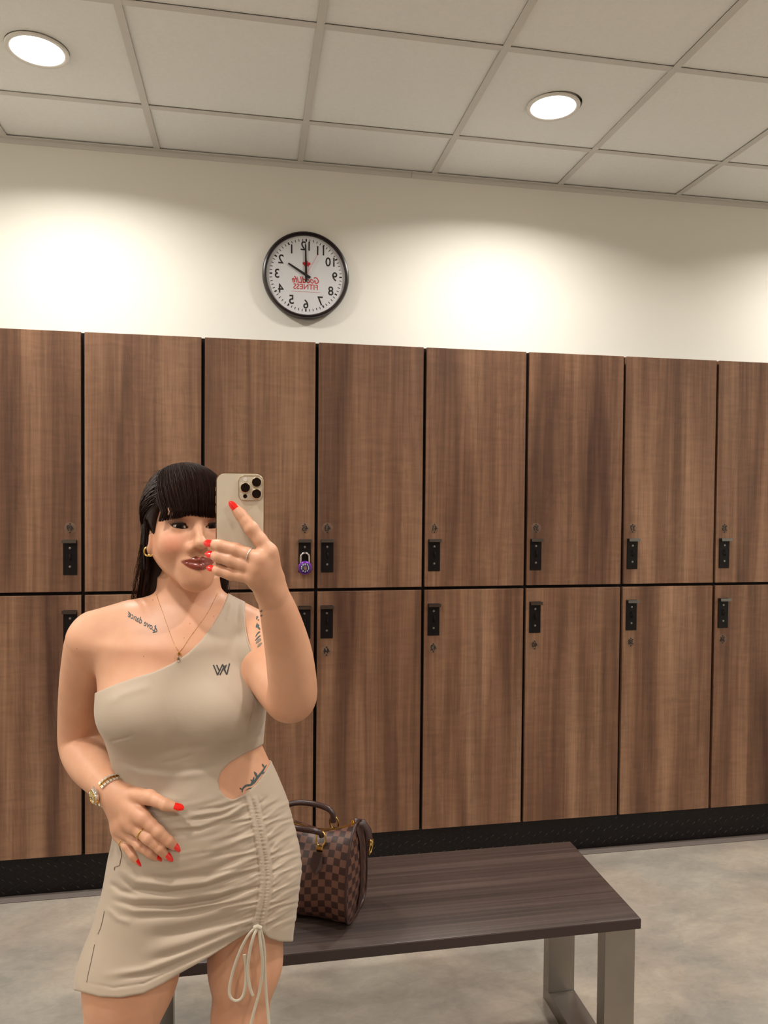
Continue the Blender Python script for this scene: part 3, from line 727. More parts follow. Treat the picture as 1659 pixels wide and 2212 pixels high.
# ---- head, in its own frame: X to the viewer's right, Y out of the face, Z up
HC = wp(404, 1138, -.005); HYAW = math.radians(18); HPIT = math.radians(7)
_c, _s, _p, _q = math.cos(HYAW), math.sin(HYAW), math.cos(HPIT), math.sin(HPIT)
HM = np.array([[_c, _s, 0], [_s*_p, -_c*_p, _q], [-_s*_q, _c*_q, _p]])   # offset in the room -> head frame
def to_head(X, Y, Z):
    wx, wy, wz = X-HC[0], Y-HC[1], Z-HC[2]
    return [HM[i, 0]*wx+HM[i, 1]*wy+HM[i, 2]*wz for i in range(3)]
def h2w(p): return HC+HM.T@np.array(p, float)
class HeadSDF:
    c = HC+np.array([0, 0, -0.01]); R = 0.15
    def __init__(s):
        C, E = Cone, Ell
        s.base = [(E((0, -.014, .034), (.071, .088, .074)), .0), (E((0, .014, -.030), (.060, .070, .074)), .03)]
        for k in (-1, 1):
            s.base += [(C((k*.044, -.002, -.044), (k*.011, .056, -.0970), .0165, .0145), .028), (E((k*.036, .050, -.036), (.026, .026, .026)), .02)]
        s.base += [(E((0, .063, -.0985), (.0185, .018, .0160)), .032), (E((0, .070, .030), (.050, .018, .030)), .03)]
        for k in (-1, 1): s.base += [(C((k*.012, .079, .016), (k*.042, .067, .018), .0075, .007), .012)]
        s.mouthmound = E((0, .069, -.073), (.031, .0185, .024))
    def __call__(s, X, Y, Z):
        x, y, z = to_head(X, Y, Z); ax = np.abs(x)
        d = None
        for p, k in s.base:
            q = p(x, y, z); d = q if d is None else smin(d, q, k)
        d = smin(d, s.mouthmound(x, y, z), .014)
        EX, EY, EZ = .0295, .0655, -.0045
        # eye socket, lids, opening
        d = smax(d, -Ell((EX-.002, .094, EZ+.001), (.021, .017, .0115))(ax, y, z), .012)
        lid = np.sqrt((ax-EX)**2+(y-EY)**2+(z-EZ)**2)-.0142
        d = smin(d, lid, .006)
        tilt = z-EZ-(ax-EX)*.13
        op = np.maximum(np.sqrt(((ax-EX)/.0145)**2+((tilt+.0004)/(.0036))**2)-1, 0*z-1)*.005
        op = np.maximum(op, .062-y)
        d = smax(d, -op, .0012)
        # nose
        nz = Cone((0, .0785, .004), (0, .0965, -.034), .0066, .0078)(ax, y, z)
        nz = smin(nz, Ell((0, .0970, -.0385), (.0118, .0115, .0095))(ax, y, z), .010)
        nz = smin(nz, Ell((.0138, .0850, -.0450), (.0080, .0105, .0084))(ax, y, z), .007)
        d = smin(d, nz, .009)
        d = smax(d, -Ell((.0082, .0985, -.0480), (.0042, .0085, .0029))(ax, y, z), .0012)
        # lips
        up = Cone((.0, .0900, -.0665), (.029, .0735, -.0680), .0050, .0018)(ax, y, z)
        lo = Cone((.0, .0872, -.0785), (.027, .0745, -.0695), .0066, .0022)(ax, y, z)
        d = smin(d, up, .0035); d = smin(d, lo, .0035)
        gr = Cone((0, .0965, -.0718), (.031, .0765, -.0675), .0014, .0010)(ax, y, z)
        d = smax(d, -gr, .0022)
        # ears
        ear = Ell((.0690, -.006, -.022), (.0075, .017, .029))(ax, y, z)
        ear = smax(ear, -Ell((.0765, -.001, -.018), (.006, .010, .018))(ax, y, z), .004)
        d = smin(d, ear, .005)
        return d
head = HeadSDF()
neck = Cone(wp(407, 1180, .035), wp(408, 1310, .030), .048, .055)

def near(p, c, r):
    if c is None: return True
    q = p.c; x = q[0]-c[0]; y = q[1]-c[1]; z = q[2]-c[2]; R = p.R+r+0.045
    return x*x+y*y+z*z < R*R
def uni(prims, X, Y, Z, c, r, k, d=None):
    for p in prims:
        if near(p, c, r):
            q = p(X, Y, Z); d = q if d is None else smin(d, q, k)
    return d
def torso_sdf(X, Y, Z, c=None, r=0):
    d = uni([torso], X, Y, Z, c, r, 0)
    d = uni([bustL, bustR, belly], X, Y, Z, c, r, .045, d)
    return d
def body_sdf(X, Y, Z, c=None, r=0, hands=True):
    d = torso_sdf(X, Y, Z, c, r)
    d = uni([neck], X, Y, Z, c, r, .022, d)
    if near(head, c, r):
        q = head(X, Y, Z); d = q if d is None else smin(d, q, .016)
    for leg in (legL, legR):
        q = uni(leg, X, Y, Z, c, r, .03)
        if q is not None: d = q if d is None else smin(d, q, .02)
    zk = 0.004+0.030*np.clip((Z-1.13)/0.07, 0, 1)
    for arm, palm, fing in ((armL, palm1, fing1), (armR, palm2, fing2)):
        q = uni(arm, X, Y, Z, c, r, .006)
        if hands: q = uni(palm, X, Y, Z, c, r, .014, q)
        if hands:
            qf = None
            for f in fing.values():
                g = uni(f, X, Y, Z, c, r, .004)
                if g is not None: qf = g if qf is None else smin(qf, g, .0022)
            if qf is not None: q = qf if q is None else smin(q, qf, .0055)
        if q is not None: d = q if d is None else smin(d, q, zk)
    if d is None: d = 1.0+0*(X+Y+Z)
    return d

# ---- surface nets on sparse blocks
def surface_nets(fn, lo, hi, h, B=20, test=None):
    test = test or fn
    lo = np.array(lo, float); hi = np.array(hi, float)
    nb = np.ceil((hi-lo)/(h*B)).astype(int); NG = nb*B+2
    rad = h*B*0.5*math.sqrt(3)+h
    V = []; VI = []; Q = []
    sy, sz = int(NG[2]), 1; sx = int(NG[1]*NG[2])
    ar = np.arange(-1, B+1)
    for bi in range(nb[0]):
        for bj in range(nb[1]):
            for bk in range(nb[2]):
                b0 = np.array([bi, bj, bk])*B
                c = lo+(b0+B/2)*h; ct = c.tolist()
                dc = float(test(c[0], c[1], c[2], ct, rad))
                if abs(dc) > rad*1.55+0.010: continue
                xs_, ys_, zs_ = [lo[a]+(b0[a]+np.arange(-1, B+1))*h for a in range(3)]
                S = fn(xs_[:, None, None], ys_[None, :, None], zs_[None, None, :], ct, rad)
                S = np.broadcast_to(S, (B+2, B+2, B+2))
                neg = S < 0
                if neg.all() or not neg.any(): continue
                # cells [-1 .. B-1] in each axis -> array size B+1 ; owned cells are 0..B-1
                corners = [S[i:B+1+i, j:B+1+j, k:B+1+k] for i in (0, 1) for j in (0, 1) for k in (0, 1)]
                nn = sum((q < 0).astype(np.int8) for q in corners)
                act = (nn > 0) & (nn < 8); act[0] = False; act[:, 0] = False; act[:, :, 0] = False
                I = np.argwhere(act)
                if len(I):
                    cv = np.stack([q[act] for q in corners], 1)
                    off = np.array([(i, j, k) for i in (0, 1) for j in (0, 1) for k in (0, 1)], float)
                    acc = np.zeros((len(I), 3)); cnt = np.zeros(len(I))
                    for a in range(8):
                        for e in (1, 2, 4):
                            b = a ^ e
                            if b < a: continue
                            va, vb = cv[:, a], cv[:, b]; mk = (va < 0) != (vb < 0)
                            t = np.where(mk, va/np.where(np.abs(va-vb) < 1e-12, 1e-12, va-vb), 0)
                            p = off[a][None]+t[:, None]*(off[b]-off[a])[None]
                            acc[mk] += p[mk]; cnt[mk] += 1
                    pos = lo+(b0+I-1+acc/cnt[:, None])*h
                    g = I-1+b0+1
                    V.append(pos); VI.append(g[:, 0]*sx+g[:, 1]*sy+g[:, 2])
                # quads: edges owned by samples 0..B-1 (array index 1..B)
                core = neg[1:B+1, 1:B+1, 1:B+1]
                for ax_ in range(3):
                    sl = [slice(1, B+1)]*3; sl[ax_] = slice(2, B+2); nxt = neg[tuple(sl)]
                    ch = core != nxt; E_ = np.argwhere(ch)
                    if not len(E_): continue
                    inside = core[ch]; g = E_+b0+1; base = g[:, 0]*sx+g[:, 1]*sy+g[:, 2]
                    u, v = [(sy, sz), (sz, sx), (sx, sy)][ax_]
                    q = np.stack([base-u-v, base-v, base, base-u], 1)
                    q[~inside] = q[~inside][:, ::-1]
                    Q.append(q)
    V = np.concatenate(V); VI = np.concatenate(VI); Q = np.concatenate(Q)
    o = np.argsort(VI); VI = VI[o]; V = V[o]
    ix = np.searchsorted(VI, Q); ix = np.clip(ix, 0, len(VI)-1); ok = (VI[ix] == Q).all(1)
    return V, ix[ok]
def relax(V, Q, n=1, w=0.5):
    i = np.concatenate([Q[:, 0], Q[:, 1], Q[:, 2], Q[:, 3]]*2)
    j = np.concatenate([Q[:, 1], Q[:, 2], Q[:, 3], Q[:, 0], Q[:, 3], Q[:, 0], Q[:, 1], Q[:, 2]])
    cnt = np.maximum(np.bincount(i, minlength=len(V)), 1)
    for _ in range(n):
        acc = np.stack([np.bincount(i, V[j, a], minlength=len(V)) for a in range(3)], 1)
        V = V*(1-w)+w*acc/cnt[:, None]
    return V
def mesh_np(name, V, Q, mat, parent, smooth=True):
    me = bpy.data.meshes.new(name)
    me.vertices.add(len(V)); me.vertices.foreach_set('co', V.astype(np.float32).ravel())
    me.loops.add(Q.size); me.loops.foreach_set('vertex_index', Q.astype(np.int32).ravel())
    me.polygons.add(len(Q)); me.polygons.foreach_set('loop_start', np.arange(0, Q.size, Q.shape[1], dtype=np.int32))
    me.update(calc_edges=True); me.validate()
    if smooth: me.polygons.foreach_set('use_smooth', np.ones(len(me.polygons), bool))
    if mat: me.materials.append(mat)
    o = bpy.data.objects.new(name, me); return link(o, parent)
def cast(fn, px, py, t0=0.85, off=0.0, it=48):
    """points where the rays through photo pixels meet a surface"""
    px = np.asarray(px, float); py = np.asarray(py, float)
    D = (px[:, None]-829.5)/F_PX*RX-(py[:, None]-1106)/F_PX*UX+WX; D /= np.linalg.norm(D, axis=1)[:, None]
    t = np.full(len(px), t0)
    for _ in range(it):
        P = CAM+D*t[:, None]; c = P.mean(0); d = fn(P[:, 0], P[:, 1], P[:, 2], c.tolist(), float(np.sqrt(((P-c)**2).sum(1).max())))-off; t = t+np.clip(d*0.75, -.04, .04)
        t = np.minimum(t, 2.4)
    return CAM+D*t[:, None]
def grad(fn, P, e=0.001):
    g = np.stack([fn(P[:, 0]+e*(a == 0), P[:, 1]+e*(a == 1), P[:, 2]+e*(a == 2))-fn(P[:, 0]-e*(a == 0), P[:, 1]-e*(a == 1), P[:, 2]-e*(a == 2)) for a in range(3)], 1)
    return g/(np.linalg.norm(g, axis=1)[:, None]+1e-9)

# ---- dress
S_ROWS = [(1255, 345, 470, .05, .05, .03), (1272, 343, 474, .05, .054, .03), (1284, 330, 484, .05, .056, .028), (1294, 300, 502, .052, .060, .026)]+T_ROWS[4:16]+[
    (1800, 252, 632, .113, .120, .0), (1850, 251, 636, .112, .126, .0), (1890, 249, 636, .110, .126, .0), (1915, 245, 634, .110, .122, .0), (1950, 232, 630, .110, .118, .0),
    (1990, 221, 626, .110, .112, .0), (2030, 209, 618, .110, .110, .0), (2080, 197, 610, .112, .108, -.002), (2120, 189, 606, .114, .106, -.004), (2190, 178, 602, .116, .104, -.006)]
dress_stack = Stack(S_ROWS, grow=0.0015)
REGION = [(494, 1280), (478, 1318), (458, 1352), (434, 1384), (405, 1412), (372, 1433), (330, 1452), (290, 1464), (255, 1476), (228, 1487), (208, 1496), (150, 1500), (150, 1700),
          (120, 2060), (150, 2137), (182, 2144), (214, 2153), (259, 2155), (310, 2146), (350, 2126), (390, 2102), (453, 2067), (500, 2036), (533, 2016), (552, 2006), (565, 2013), (581, 2027), (604, 2034), (680, 2035),
          (720, 1800), (660, 1620), (590, 1638), (572, 1668), (553, 1694), (530, 1714), (504, 1728), (488, 1722), (475, 1706), (471, 1686), (477, 1667), (495, 1648), (524, 1631), (556, 1615), (600, 1590), (640, 1560), (610, 1480),
          (570, 1440), (549, 1416), (538, 1392), (531, 1360), (529, 1328), (531, 1280)]
RG = np.array(REGION, float)
def poly_sd(px, py):
    d = np.full(px.shape, 1e9); ins = np.zeros(px.shape, bool); n = len(RG)
    for i in range(n):
        a, b = RG[i], RG[(i+1) % n]; e = b-a
        wx_, wy_ = px-a[0], py-a[1]; t = np.clip((wx_*e[0]+wy_*e[1])/(e@e), 0, 1)
        d = np.minimum(d, (wx_-t*e[0])**2+(wy_-t*e[1])**2)
        c = (a[1] > py) != (b[1] > py)
        if e[1] != 0: ins ^= c & (px < e[0]*(py-a[1])/e[1]+a[0])
    return np.where(ins, -1, 1)*np.sqrt(d)/1150.0
CH = np.array([(540, 1716), (549, 1745), (557, 1780), (565, 1820), (572, 1860), (575, 1900), (571, 1940), (564, 1972), (556, 2008)], float)
FOLDS = [  # polyline, width px, height mm
    ([(410, 1754), (477, 1744), (539, 1721)], 5, -2.6), ([(395, 1763), (477, 1752), (540, 1728)], 5, 2.2), ([(361, 1789), (431, 1784), (493, 1763), (542, 1734)], 5, 2.4), ([(365, 1797), (431, 1792), (493, 1772), (542, 1742)], 5, -1.8),
    ([(404, 1774), (477, 1761), (539, 1731)], 4, -1.8), ([(440, 1843), (493, 1824), (548, 1797)], 6, 1.6), ([(450, 1852), (500, 1836), (550, 1812)], 6, -1.5),
    ([(293, 1890), (361, 1897), (447, 1888), (551, 1837)], 6, -2.0), ([(253, 1874), (293, 1904), (370, 1914), (447, 1907), (556, 1859)], 7, 3.2), ([(250, 1886), (287, 1921), (354, 1928), (431, 1919), (562, 1877)], 5, -3.0),
    ([(238, 1930), (293, 1941), (385, 1943), (477, 1928), (560, 1893)], 7, 3.0), ([(236, 1942), (287, 1957), (370, 1958), (462, 1944), (560, 1911)], 5, -3.2), ([(232, 1952), (290, 1967), (380, 1968), (470, 1953), (565, 1924)], 7, 2.6),
    ([(250, 1975), (300, 1982), (390, 1976), (480, 1960)], 7, -1.6), ([(280, 2004), (374, 1991), (470, 1971), (555, 1944)], 13, 2.6), ([(310, 2029), (406, 2010), (501, 1987), (555, 1966)], 11, -2.8),
    ([(300, 2062), (400, 2036), (490, 2005), (556, 1978)], 12, 2.4), ([(320, 2078), (410, 2050), (500, 2012), (550, 1988)], 8, -2.6), ([(215, 2108), (310, 2096), (406, 2058), (501, 2018), (548, 1994)], 8, 3.0),
    ([(245, 2117), (342, 2099), (438, 2058), (517, 2021), (548, 2002)], 6, -3.0), ([(175, 2121), (246, 2134), (310, 2125), (400, 2082), (501, 2033), (549, 2003)], 2.2, -1.4),
    ([(235, 1905), (262, 1925), (300, 1935)], 6, -2.4), ([(228, 1960), (255, 1985), (285, 1995)], 6, 1.8),
    # bodice
    ([(234, 1602), (262, 1596), (290, 1588)], 2.5, -1.6), ([(250, 1640), (300, 1660), (370, 1667), (440, 1661), (480, 1650)], 7, -1.5), ([(250, 1652), (310, 1672), (400, 1676), (470, 1664)], 8, 1.3), ([(345, 1648), (385, 1642), (425, 1628)], 4, -1.2),
    ([(330, 1632), (390, 1616), (470, 1606)], 9, -1.2), ([(470, 1612), (520, 1602), (570, 1585)], 6, -1.2), ([(260, 1690), (330, 1718), (400, 1738)], 10, 1.2),
    ([(230, 1525), (262, 1500), (330, 1480)], 9, 1.0), ([(500, 1300), (490, 1345)], 4, 1.0), ([(515, 1298), (512, 1350)], 4, -1.0)]
def fold_field(px, py):
    out = np.zeros(px.shape)
    for pl, w, amp in FOLDS:
        pl = np.array(pl, float)
        if px.max() < pl[:, 0].min()-4*w or px.min() > pl[:, 0].max()+4*w or py.max() < pl[:, 1].min()-4*w or py.min() > pl[:, 1].max()+4*w: continue
        seg = np.diff(pl, axis=0); ln = np.hypot(seg[:, 0], seg[:, 1]); cum = np.concatenate([[0], np.cumsum(ln)]); tot = cum[-1]
        best = np.full(px.shape, 1e9); sa = np.zeros(px.shape)
        for i in range(len(seg)):
            wx_, wy_ = px-pl[i, 0], py-pl[i, 1]; t = np.clip((wx_*seg[i, 0]+wy_*seg[i, 1])/ln[i]**2, 0, 1)
            dd = np.hypot(wx_-t*seg[i, 0], wy_-t*seg[i, 1]); mk = dd < best
            best = np.where(mk, dd, best); sa = np.where(mk, cum[i]+t*ln[i], sa)
        u = sa/tot; fade = np.clip(np.minimum(u, 1-u)*5, 0, 1)
        out += 1.45*amp*fade*np.exp(-(best/w)**2)
    # gathers along the drawstring channel
    if py.max() > 1700 and px.max() > 380:
        cx_ = np.interp(py, CH[:, 1], CH[:, 0]); s = px-cx_
        on = np.clip((py-1716)/14, 0, 1)*np.clip((2012-py)/14, 0, 1)
        ph = 0.9*np.sin(py*0.071)+0.7*np.sin(py*0.173+1.3)
        left = s < 0; a = np.abs(s)
        v = np.where(left, py-0.42*a+0.0004*a*a, py+0.75*a-0.002*a*a)
        g1 = np.sin(2*np.pi*v/9.5+ph)*np.exp(-a/34)*1.15
        g2 = np.sin(2*np.pi*v/23.0+1.7*ph)*np.exp(-a/np.where(left, 75, 60))*1.9
        chn = np.exp(-((a-8)/5.0)**2)*2.2-np.exp(-(a/1.8)**2)*1.6-np.exp(-((a-15)/2.2)**2)*1.4
        ruf = np.sin(2*np.pi*py/7.0+2*ph)*np.exp(-(a/11)**4)*0.55
        m = np.clip((a-10)/8, 0, 1)
        out += on*(1.35*g1*m+1.5*g2*m+1.1*chn+1.3*ruf)
    return out*0.001
GX0, GY0, GW, GH = 110, 1262, 640, 965
_gx, _gy = np.meshgrid(np.arange(GW)+GX0, np.arange(GH)+GY0, indexing='ij')
_gx = _gx.astype(float); _gy = _gy.astype(float)
POLY_T = poly_sd(_gx, _gy); FOLD_T = fold_field(_gx, _gy)
def lookup(px, py):
    u = np.clip(px-GX0, 0, GW-1.001); v = np.clip(py-GY0, 0, GH-1.001); i = u.astype(np.int32); j = v.astype(np.int32); a = u-i; b = v-j
    w00, w10, w01, w11 = (1-a)*(1-b), a*(1-b), (1-a)*b, a*b
    return [T[i, j]*w00+T[i+1, j]*w10+T[i, j+1]*w01+T[i+1, j+1]*w11 for T in (POLY_T, FOLD_T)]
def dress_base(X, Y, Z, c=None, r=0):
    d = dress_stack(X, Y, Z)
    for e in (bustL, bustR, belly):
        if near(e, c, r): d = smin(d, e(X, Y, Z)-0.0015, .045)
    for e in (legL[0], legL[1], legR[0], legR[1]):
        if near(e, c, r): d = smin(d, e(X, Y, Z)-0.002, .05)
    for e in [neck]+armR[:4]:
        if near(e, c, r): d = smin(d, e(X, Y, Z)-0.0015, .026)
    return d
def dress_sdf(X, Y, Z, c=None, r=0):
    d = dress_base(X, Y, Z, c, r)
    fpx, fpy = to_px(X, np.minimum(Y, Y0), Z)
    pd, fd = lookup(*np.broadcast_arrays(fpx, fpy))
    front = np.clip((Y0+0.05-Y)/0.06, 0, 1)
    return smax(d-fd*front-0.0022, pd, 0.0025)

# ---- materials of the person
def skin_mat():
    m, nt, b = nodemat('skin')
    tc = N(nt, 'ShaderNodeTexCoord')
    n = N(nt, 'ShaderNodeTexNoise', i_Scale=14.0, i_Detail=4.0); L(nt, tc, 'Object', n, 'Vector')
    cr = N(nt, 'ShaderNodeValToRGB'); e = cr.color_ramp.elements
    e[0].position = 0.35; e[0].color = srgb(200, 147, 116); e[1].position = 0.65; e[1].color = srgb(208, 157, 126); L(nt, n, 'Fac', cr, 'Fac')
    at_ = N(nt, 'ShaderNodeAttribute', attribute_name='tint'); sp = N(nt, 'ShaderNodeSeparateColor'); L(nt, at_, 'Color', sp, 'Color')
    def mixin(prev, out, ch, col):
        x = N(nt, 'ShaderNodeMix', data_type='RGBA'); L(nt, sp, ch, x, 'Factor'); L(nt, prev, out, x, 'A'); x.inputs['B'].default_value = col; return x
    a = mixin(cr, 'Color', 'Green', srgb(212, 128, 102)); a = mixin(a, 'Result', 'Red', srgb(126, 60, 47)); a = mixin(a, 'Result', 'Blue', srgb(150, 92, 72))
    L(nt, a, 'Result', b, 'Base Color')
    mr = N(nt, 'ShaderNodeMapRange'); mr.inputs['To Min'].default_value = 0.45; mr.inputs['To Max'].default_value = 0.16; L(nt, sp, 'Red', mr, 'Value'); L(nt, mr, 'Result', b, 'Roughness')
    b.inputs['Subsurface Weight'].default_value = 0.12; b.inputs['Subsurface Radius'].default_value = (0.012, 0.005, 0.003); b.inputs['Subsurface Scale'].default_value = 1.0
    b.inputs['Specular IOR Level'].default_value = 0.42
    n2 = N(nt, 'ShaderNodeTexNoise', i_Scale=700.0, i_Detail=2.0); L(nt, tc, 'Object', n2, 'Vector')
    bp = N(nt, 'ShaderNodeBump', i_Strength=0.06, i_Distance=0.0006); L(nt, n2, 'Fac', bp, 'Height'); L(nt, bp, 'Normal', b, 'Normal')
    return m
M_SKIN = skin_mat()
M_DRESS = plain('taupe_jersey', srgb(176, 159, 141), 0.58, spec=0.25, sheen=0.15, bump=0.10, bscale=1500)
M_STRING = plain('taupe_cord', srgb(196, 186, 168), 0.7, spec=0.2, bump=0.1, bscale=900)
def hair_mat():
    m, nt, b = nodemat('dark_hair'); oi = N(nt, 'ShaderNodeNewGeometry')
    cr = N(nt, 'ShaderNodeValToRGB'); e = cr.color_ramp.elements
    e[0].color = srgb(20, 11, 9); e[1].color = srgb(48, 30, 25); L(nt, oi, 'Random Per Island', cr, 'Fac'); L(nt, cr, 'Color', b, 'Base Color')
    b.inputs['Roughness'].default_value = 0.4; b.inputs['Specular IOR Level'].default_value = 0.16; return m
M_HAIR = hair_mat()
M_NAIL = plain('red_nail_gloss', srgb(226, 24, 14), 0.12, spec=0.6, coat=0.6)
M_INK = plain('tattoo_ink', srgb(72, 82, 84), 0.6, spec=0.2)
M_INKSOFT = plain('tattoo_shade', srgb(122, 112, 102), 0.6, spec=0.2)
M_EYEW = plain('eye_white', srgb(216, 204, 196), 0.15, coat=0.5)
M_IRIS = plain('eye_iris', srgb(22, 11, 8), 0.15, spec=0.3)
M_GLASSEYE = plain('lash_black', srgb(14, 8, 8), 0.5)
M_PHONE = plain('phone_back_pale', srgb(203, 190, 170), 0.32, spec=0.5)
M_PHONEFRAME = plain('phone_frame_metal', srgb(214, 196, 168), 0.18, metal=1.0)
M_PHONEGLASS = plain('phone_camera_glass', srgb(198, 186, 168), 0.12, spec=0.6)
M_LENS = plain('lens_black', srgb(6, 4, 5), 0.08, spec=0.7)
M_SILVER = plain('silver', srgb(226, 221, 212), 0.22, metal=0.75)
M_DIALGOLD = plain('watch_dial', srgb(214, 192, 142), 0.3, metal=0.4)

person = empty('person', (wp(400, 1800)[0], Y0, 0))
tag(person, 'person in a taupe one-shoulder dress holding a phone in front of the lockers', 'person')
PL = np.array(person.location)
def build_p(mb, name, mat, parent, smooth=True):
    """mesh given in room coordinates, parented under the person or one of its parts"""
    o = mb.build(name, mat, parent, smooth); return fix(o, parent)
def fix(o, parent):
    root = np.zeros(3); p = parent
    while p is not None: root += np.array(p.location); p = p.parent
    o.location = tuple(-root); return o

RES = 0.0019
V, Q = surface_nets(body_sdf, (0.10, -1.80, 0.42), (0.76, -1.20, 1.60), RES)
V2, Q2 = surface_nets(body_sdf, (0.14, -1.66, -0.02), (0.76, -1.20, 0.42), RES*2.0)
# knit the two levels into one body: the coarse shins overlap the fine mesh by a hair
V = relax(V, Q, 1, 0.35)
nV = len(V); body = mesh_np('body', np.concatenate([V, V2]), np.concatenate([Q, Q2+nV]), M_SKIN, person); fix(body, person)
# lips, blush, lid colour as skin tint
VV = np.concatenate([V, V2]); rel = VV-HC; lx = rel@HM[0]; ly = rel@HM[1]; lz = rel@HM[2]; alx = np.abs(lx)
def sstep(x, a, b): t = np.clip((x-a)/(b-a), 0, 1); return t*t*(3-2*t)
topl = -.0612-.0060*(alx/.031)**2+0.0022*np.exp(-((alx-.0065)/.004)**2)-0.0012*np.exp(-(alx/.003)**2)
botl = -.0852+.0165*(alx/.031)**2.2
lip = sstep(topl-lz, -.0010, .0014)*sstep(lz-botl, -.0010, .0014)*sstep(.0310-alx, -.0005, .0015)*(ly > .05)*(ly < .112)
blush = 0.55*np.exp(-((alx-.045)/.020)**2-((lz+.035)/.020)**2)*(ly > .01)*(ly < .11)
lidc = 0.75*np.exp(-((alx-.030)/.018)**2-((lz-.004)/.008)**2)*(ly > .04)*(ly < .11)
ca = body.data.color_attributes.new('tint', 'FLOAT_COLOR', 'POINT')
ca.data.foreach_set('color', np.stack([lip, blush, lidc, np.ones(len(VV))], 1).astype(np.float32).ravel())

V, Q = surface_nets(dress_sdf, (0.24, -1.62, 0.50), (0.74, -1.24, 1.34), RES, test=dress_base)
V = relax(V, Q, 1, 0.3)
dress = fix(mesh_np('dress', V, Q, M_DRESS, person), person)
dress['label'] = 'taupe one-shoulder mini dress with side cut-out and ruched drawstring'

# ---- flat marks that follow a surface: ribbons and lettering cast onto the skin or the cloth
def ribbon_on(mb, fn, pts, w, off=0.0005, step=2.0, taper=False):
    pts = np.array(pts, float); seg = np.hypot(*np.diff(pts, axis=0).T); cum = np.concatenate([[0], np.cumsum(seg)])
    n = max(3, int(cum[-1]/step)); t = np.linspace(0, cum[-1], n)
    x = np.interp(t, cum, pts[:, 0]); y = np.interp(t, cum, pts[:, 1])
    if len(pts) > 2:
        k = np.array([1, 2, 1.0])/4
        x[1:-1] = np.convolve(x, k, 'valid'); y[1:-1] = np.convolve(y, k, 'valid')
    dx, dy = np.gradient(x), np.gradient(y); l = np.hypot(dx, dy)+1e-9; nx_, ny_ = -dy/l, dx/l
    ww = w/2*(np.sin(np.linspace(0.12, math.pi-0.12, n))**0.6 if taper else np.ones(n))
    A = cast(fn, x+nx_*ww, y+ny_*ww, off=off); B_ = cast(fn, x-nx_*ww, y-ny_*ww, off=off)
    v = [p for ab in zip(A, B_) for p in ab]
    f = [(2*i, 2*i+1, 2*i+3, 2*i+2) for i in range(n-1)]
    f = [q for q in f if max(np.linalg.norm(v[q[a]]-v[q[a-1]]) for a in range(4)) < 0.009]      # no ribbon across a gap
    if f: mb.add(v, f)
def decal_text(fn, body_, size_px, cx, cy, ang, shear=0.0, sx=1.0, off=0.0005, offset=0.0):
    me = text_mesh(body_, 1.0, 0.0, shear=shear, sx=sx, offset=offset)
    bm = bmesh.new(); bm.from_mesh(me); bmesh.ops.subdivide_edges(bm, edges=[e for e in bm.edges if e.calc_length() > 0.25], cuts=1); bmesh.ops.triangulate(bm, faces=bm.faces[:]); bm.verts.index_update()
    p = np.array([(v.co.x, v.co.z) for v in bm.verts])*size_px; c, s = math.cos(ang), math.sin(ang)
    X = cx+p[:, 0]*c+p[:, 1]*s; Yp = cy+p[:, 0]*s-p[:, 1]*c
    P = cast(fn, X, Yp, off=off); f = [[v.index for v in q.verts] for q in bm.faces]; bm.free()
    return MB().add(P, f)
skin_only = body_sdf
build_p(decal_text(skin_only, 'Love dance', 19, 308, 1343, math.radians(29), shear=0.35, sx=0.78, offset=0.012), 'tattoo', M_INK, body, False)
mb = MB()
for pl in ([(277, 1321), (283, 1328), (279, 1333)], [(334, 1352), (340, 1364), (330, 1366)]): ribbon_on(mb, skin_only, pl, 2.2)
build_p(mb, 'tattoo', M_INK, body, False); mb = MB()
# thorned vine on the hip
for pl, w in (([(523, 1712), (524, 1704), (531, 1697), (541, 1696), (549, 1690), (556, 1680), (566, 1668), (576, 1652)], 5.5), ([(530, 1708), (538, 1703), (548, 1702), (556, 1692)], 2.5),
              ([(523, 1706), (518, 1702)], 3.5), ([(541, 1696), (547, 1686), (549, 1678)], 4), ([(556, 1681), (553, 1672), (549, 1667)], 5), ([(562, 1672), (572, 1668)], 4), ([(571, 1658), (568, 1652), (566, 1650)], 4), ([(548, 1690), (541, 1684)], 3)):
    ribbon_on(mb, skin_only, pl, w, taper=True)
build_p(mb, 'tattoo', M_INK, body, False); mb = MB()
# leaves and petals on the upper arm
for pl, w, mt in (([(566, 1318), (558, 1326), (554, 1338)], 5, M_INK), ([(566, 1328), (557, 1338), (563, 1342)], 4, M_INK), ([(565, 1345), (556, 1352), (562, 1360)], 5, M_INK), ([(552, 1375), (558, 1366), (566, 1362)], 3, M_INK), ([(551, 1384), (560, 1374), (567, 1371)], 3, M_INK), ([(556, 1345), (553, 1356)], 3, M_INK),
                  ([(553, 1390), (560, 1382), (566, 1379)], 6, M_INKSOFT), ([(556, 1398), (561, 1392), (566, 1388)], 5, M_INKSOFT)):
    mb = MB(); ribbon_on(mb, skin_only, pl, w, taper=True)
    if mb.f: build_p(mb, 'tattoo', mt, body, False)
mb = MB()
for (a, b) in ((330, 1296), (462, 1331), (310, 1418), (398, 1378), (410, 1347), (166, 1401)): ribbon_on(mb, skin_only, [(a-0.9, b), (a, b), (a+0.9, b)], 1.8, step=0.4, taper=True)
build_p(mb, 'mole', plain('mole_brown', srgb(112, 66, 48), 0.6), body, False)
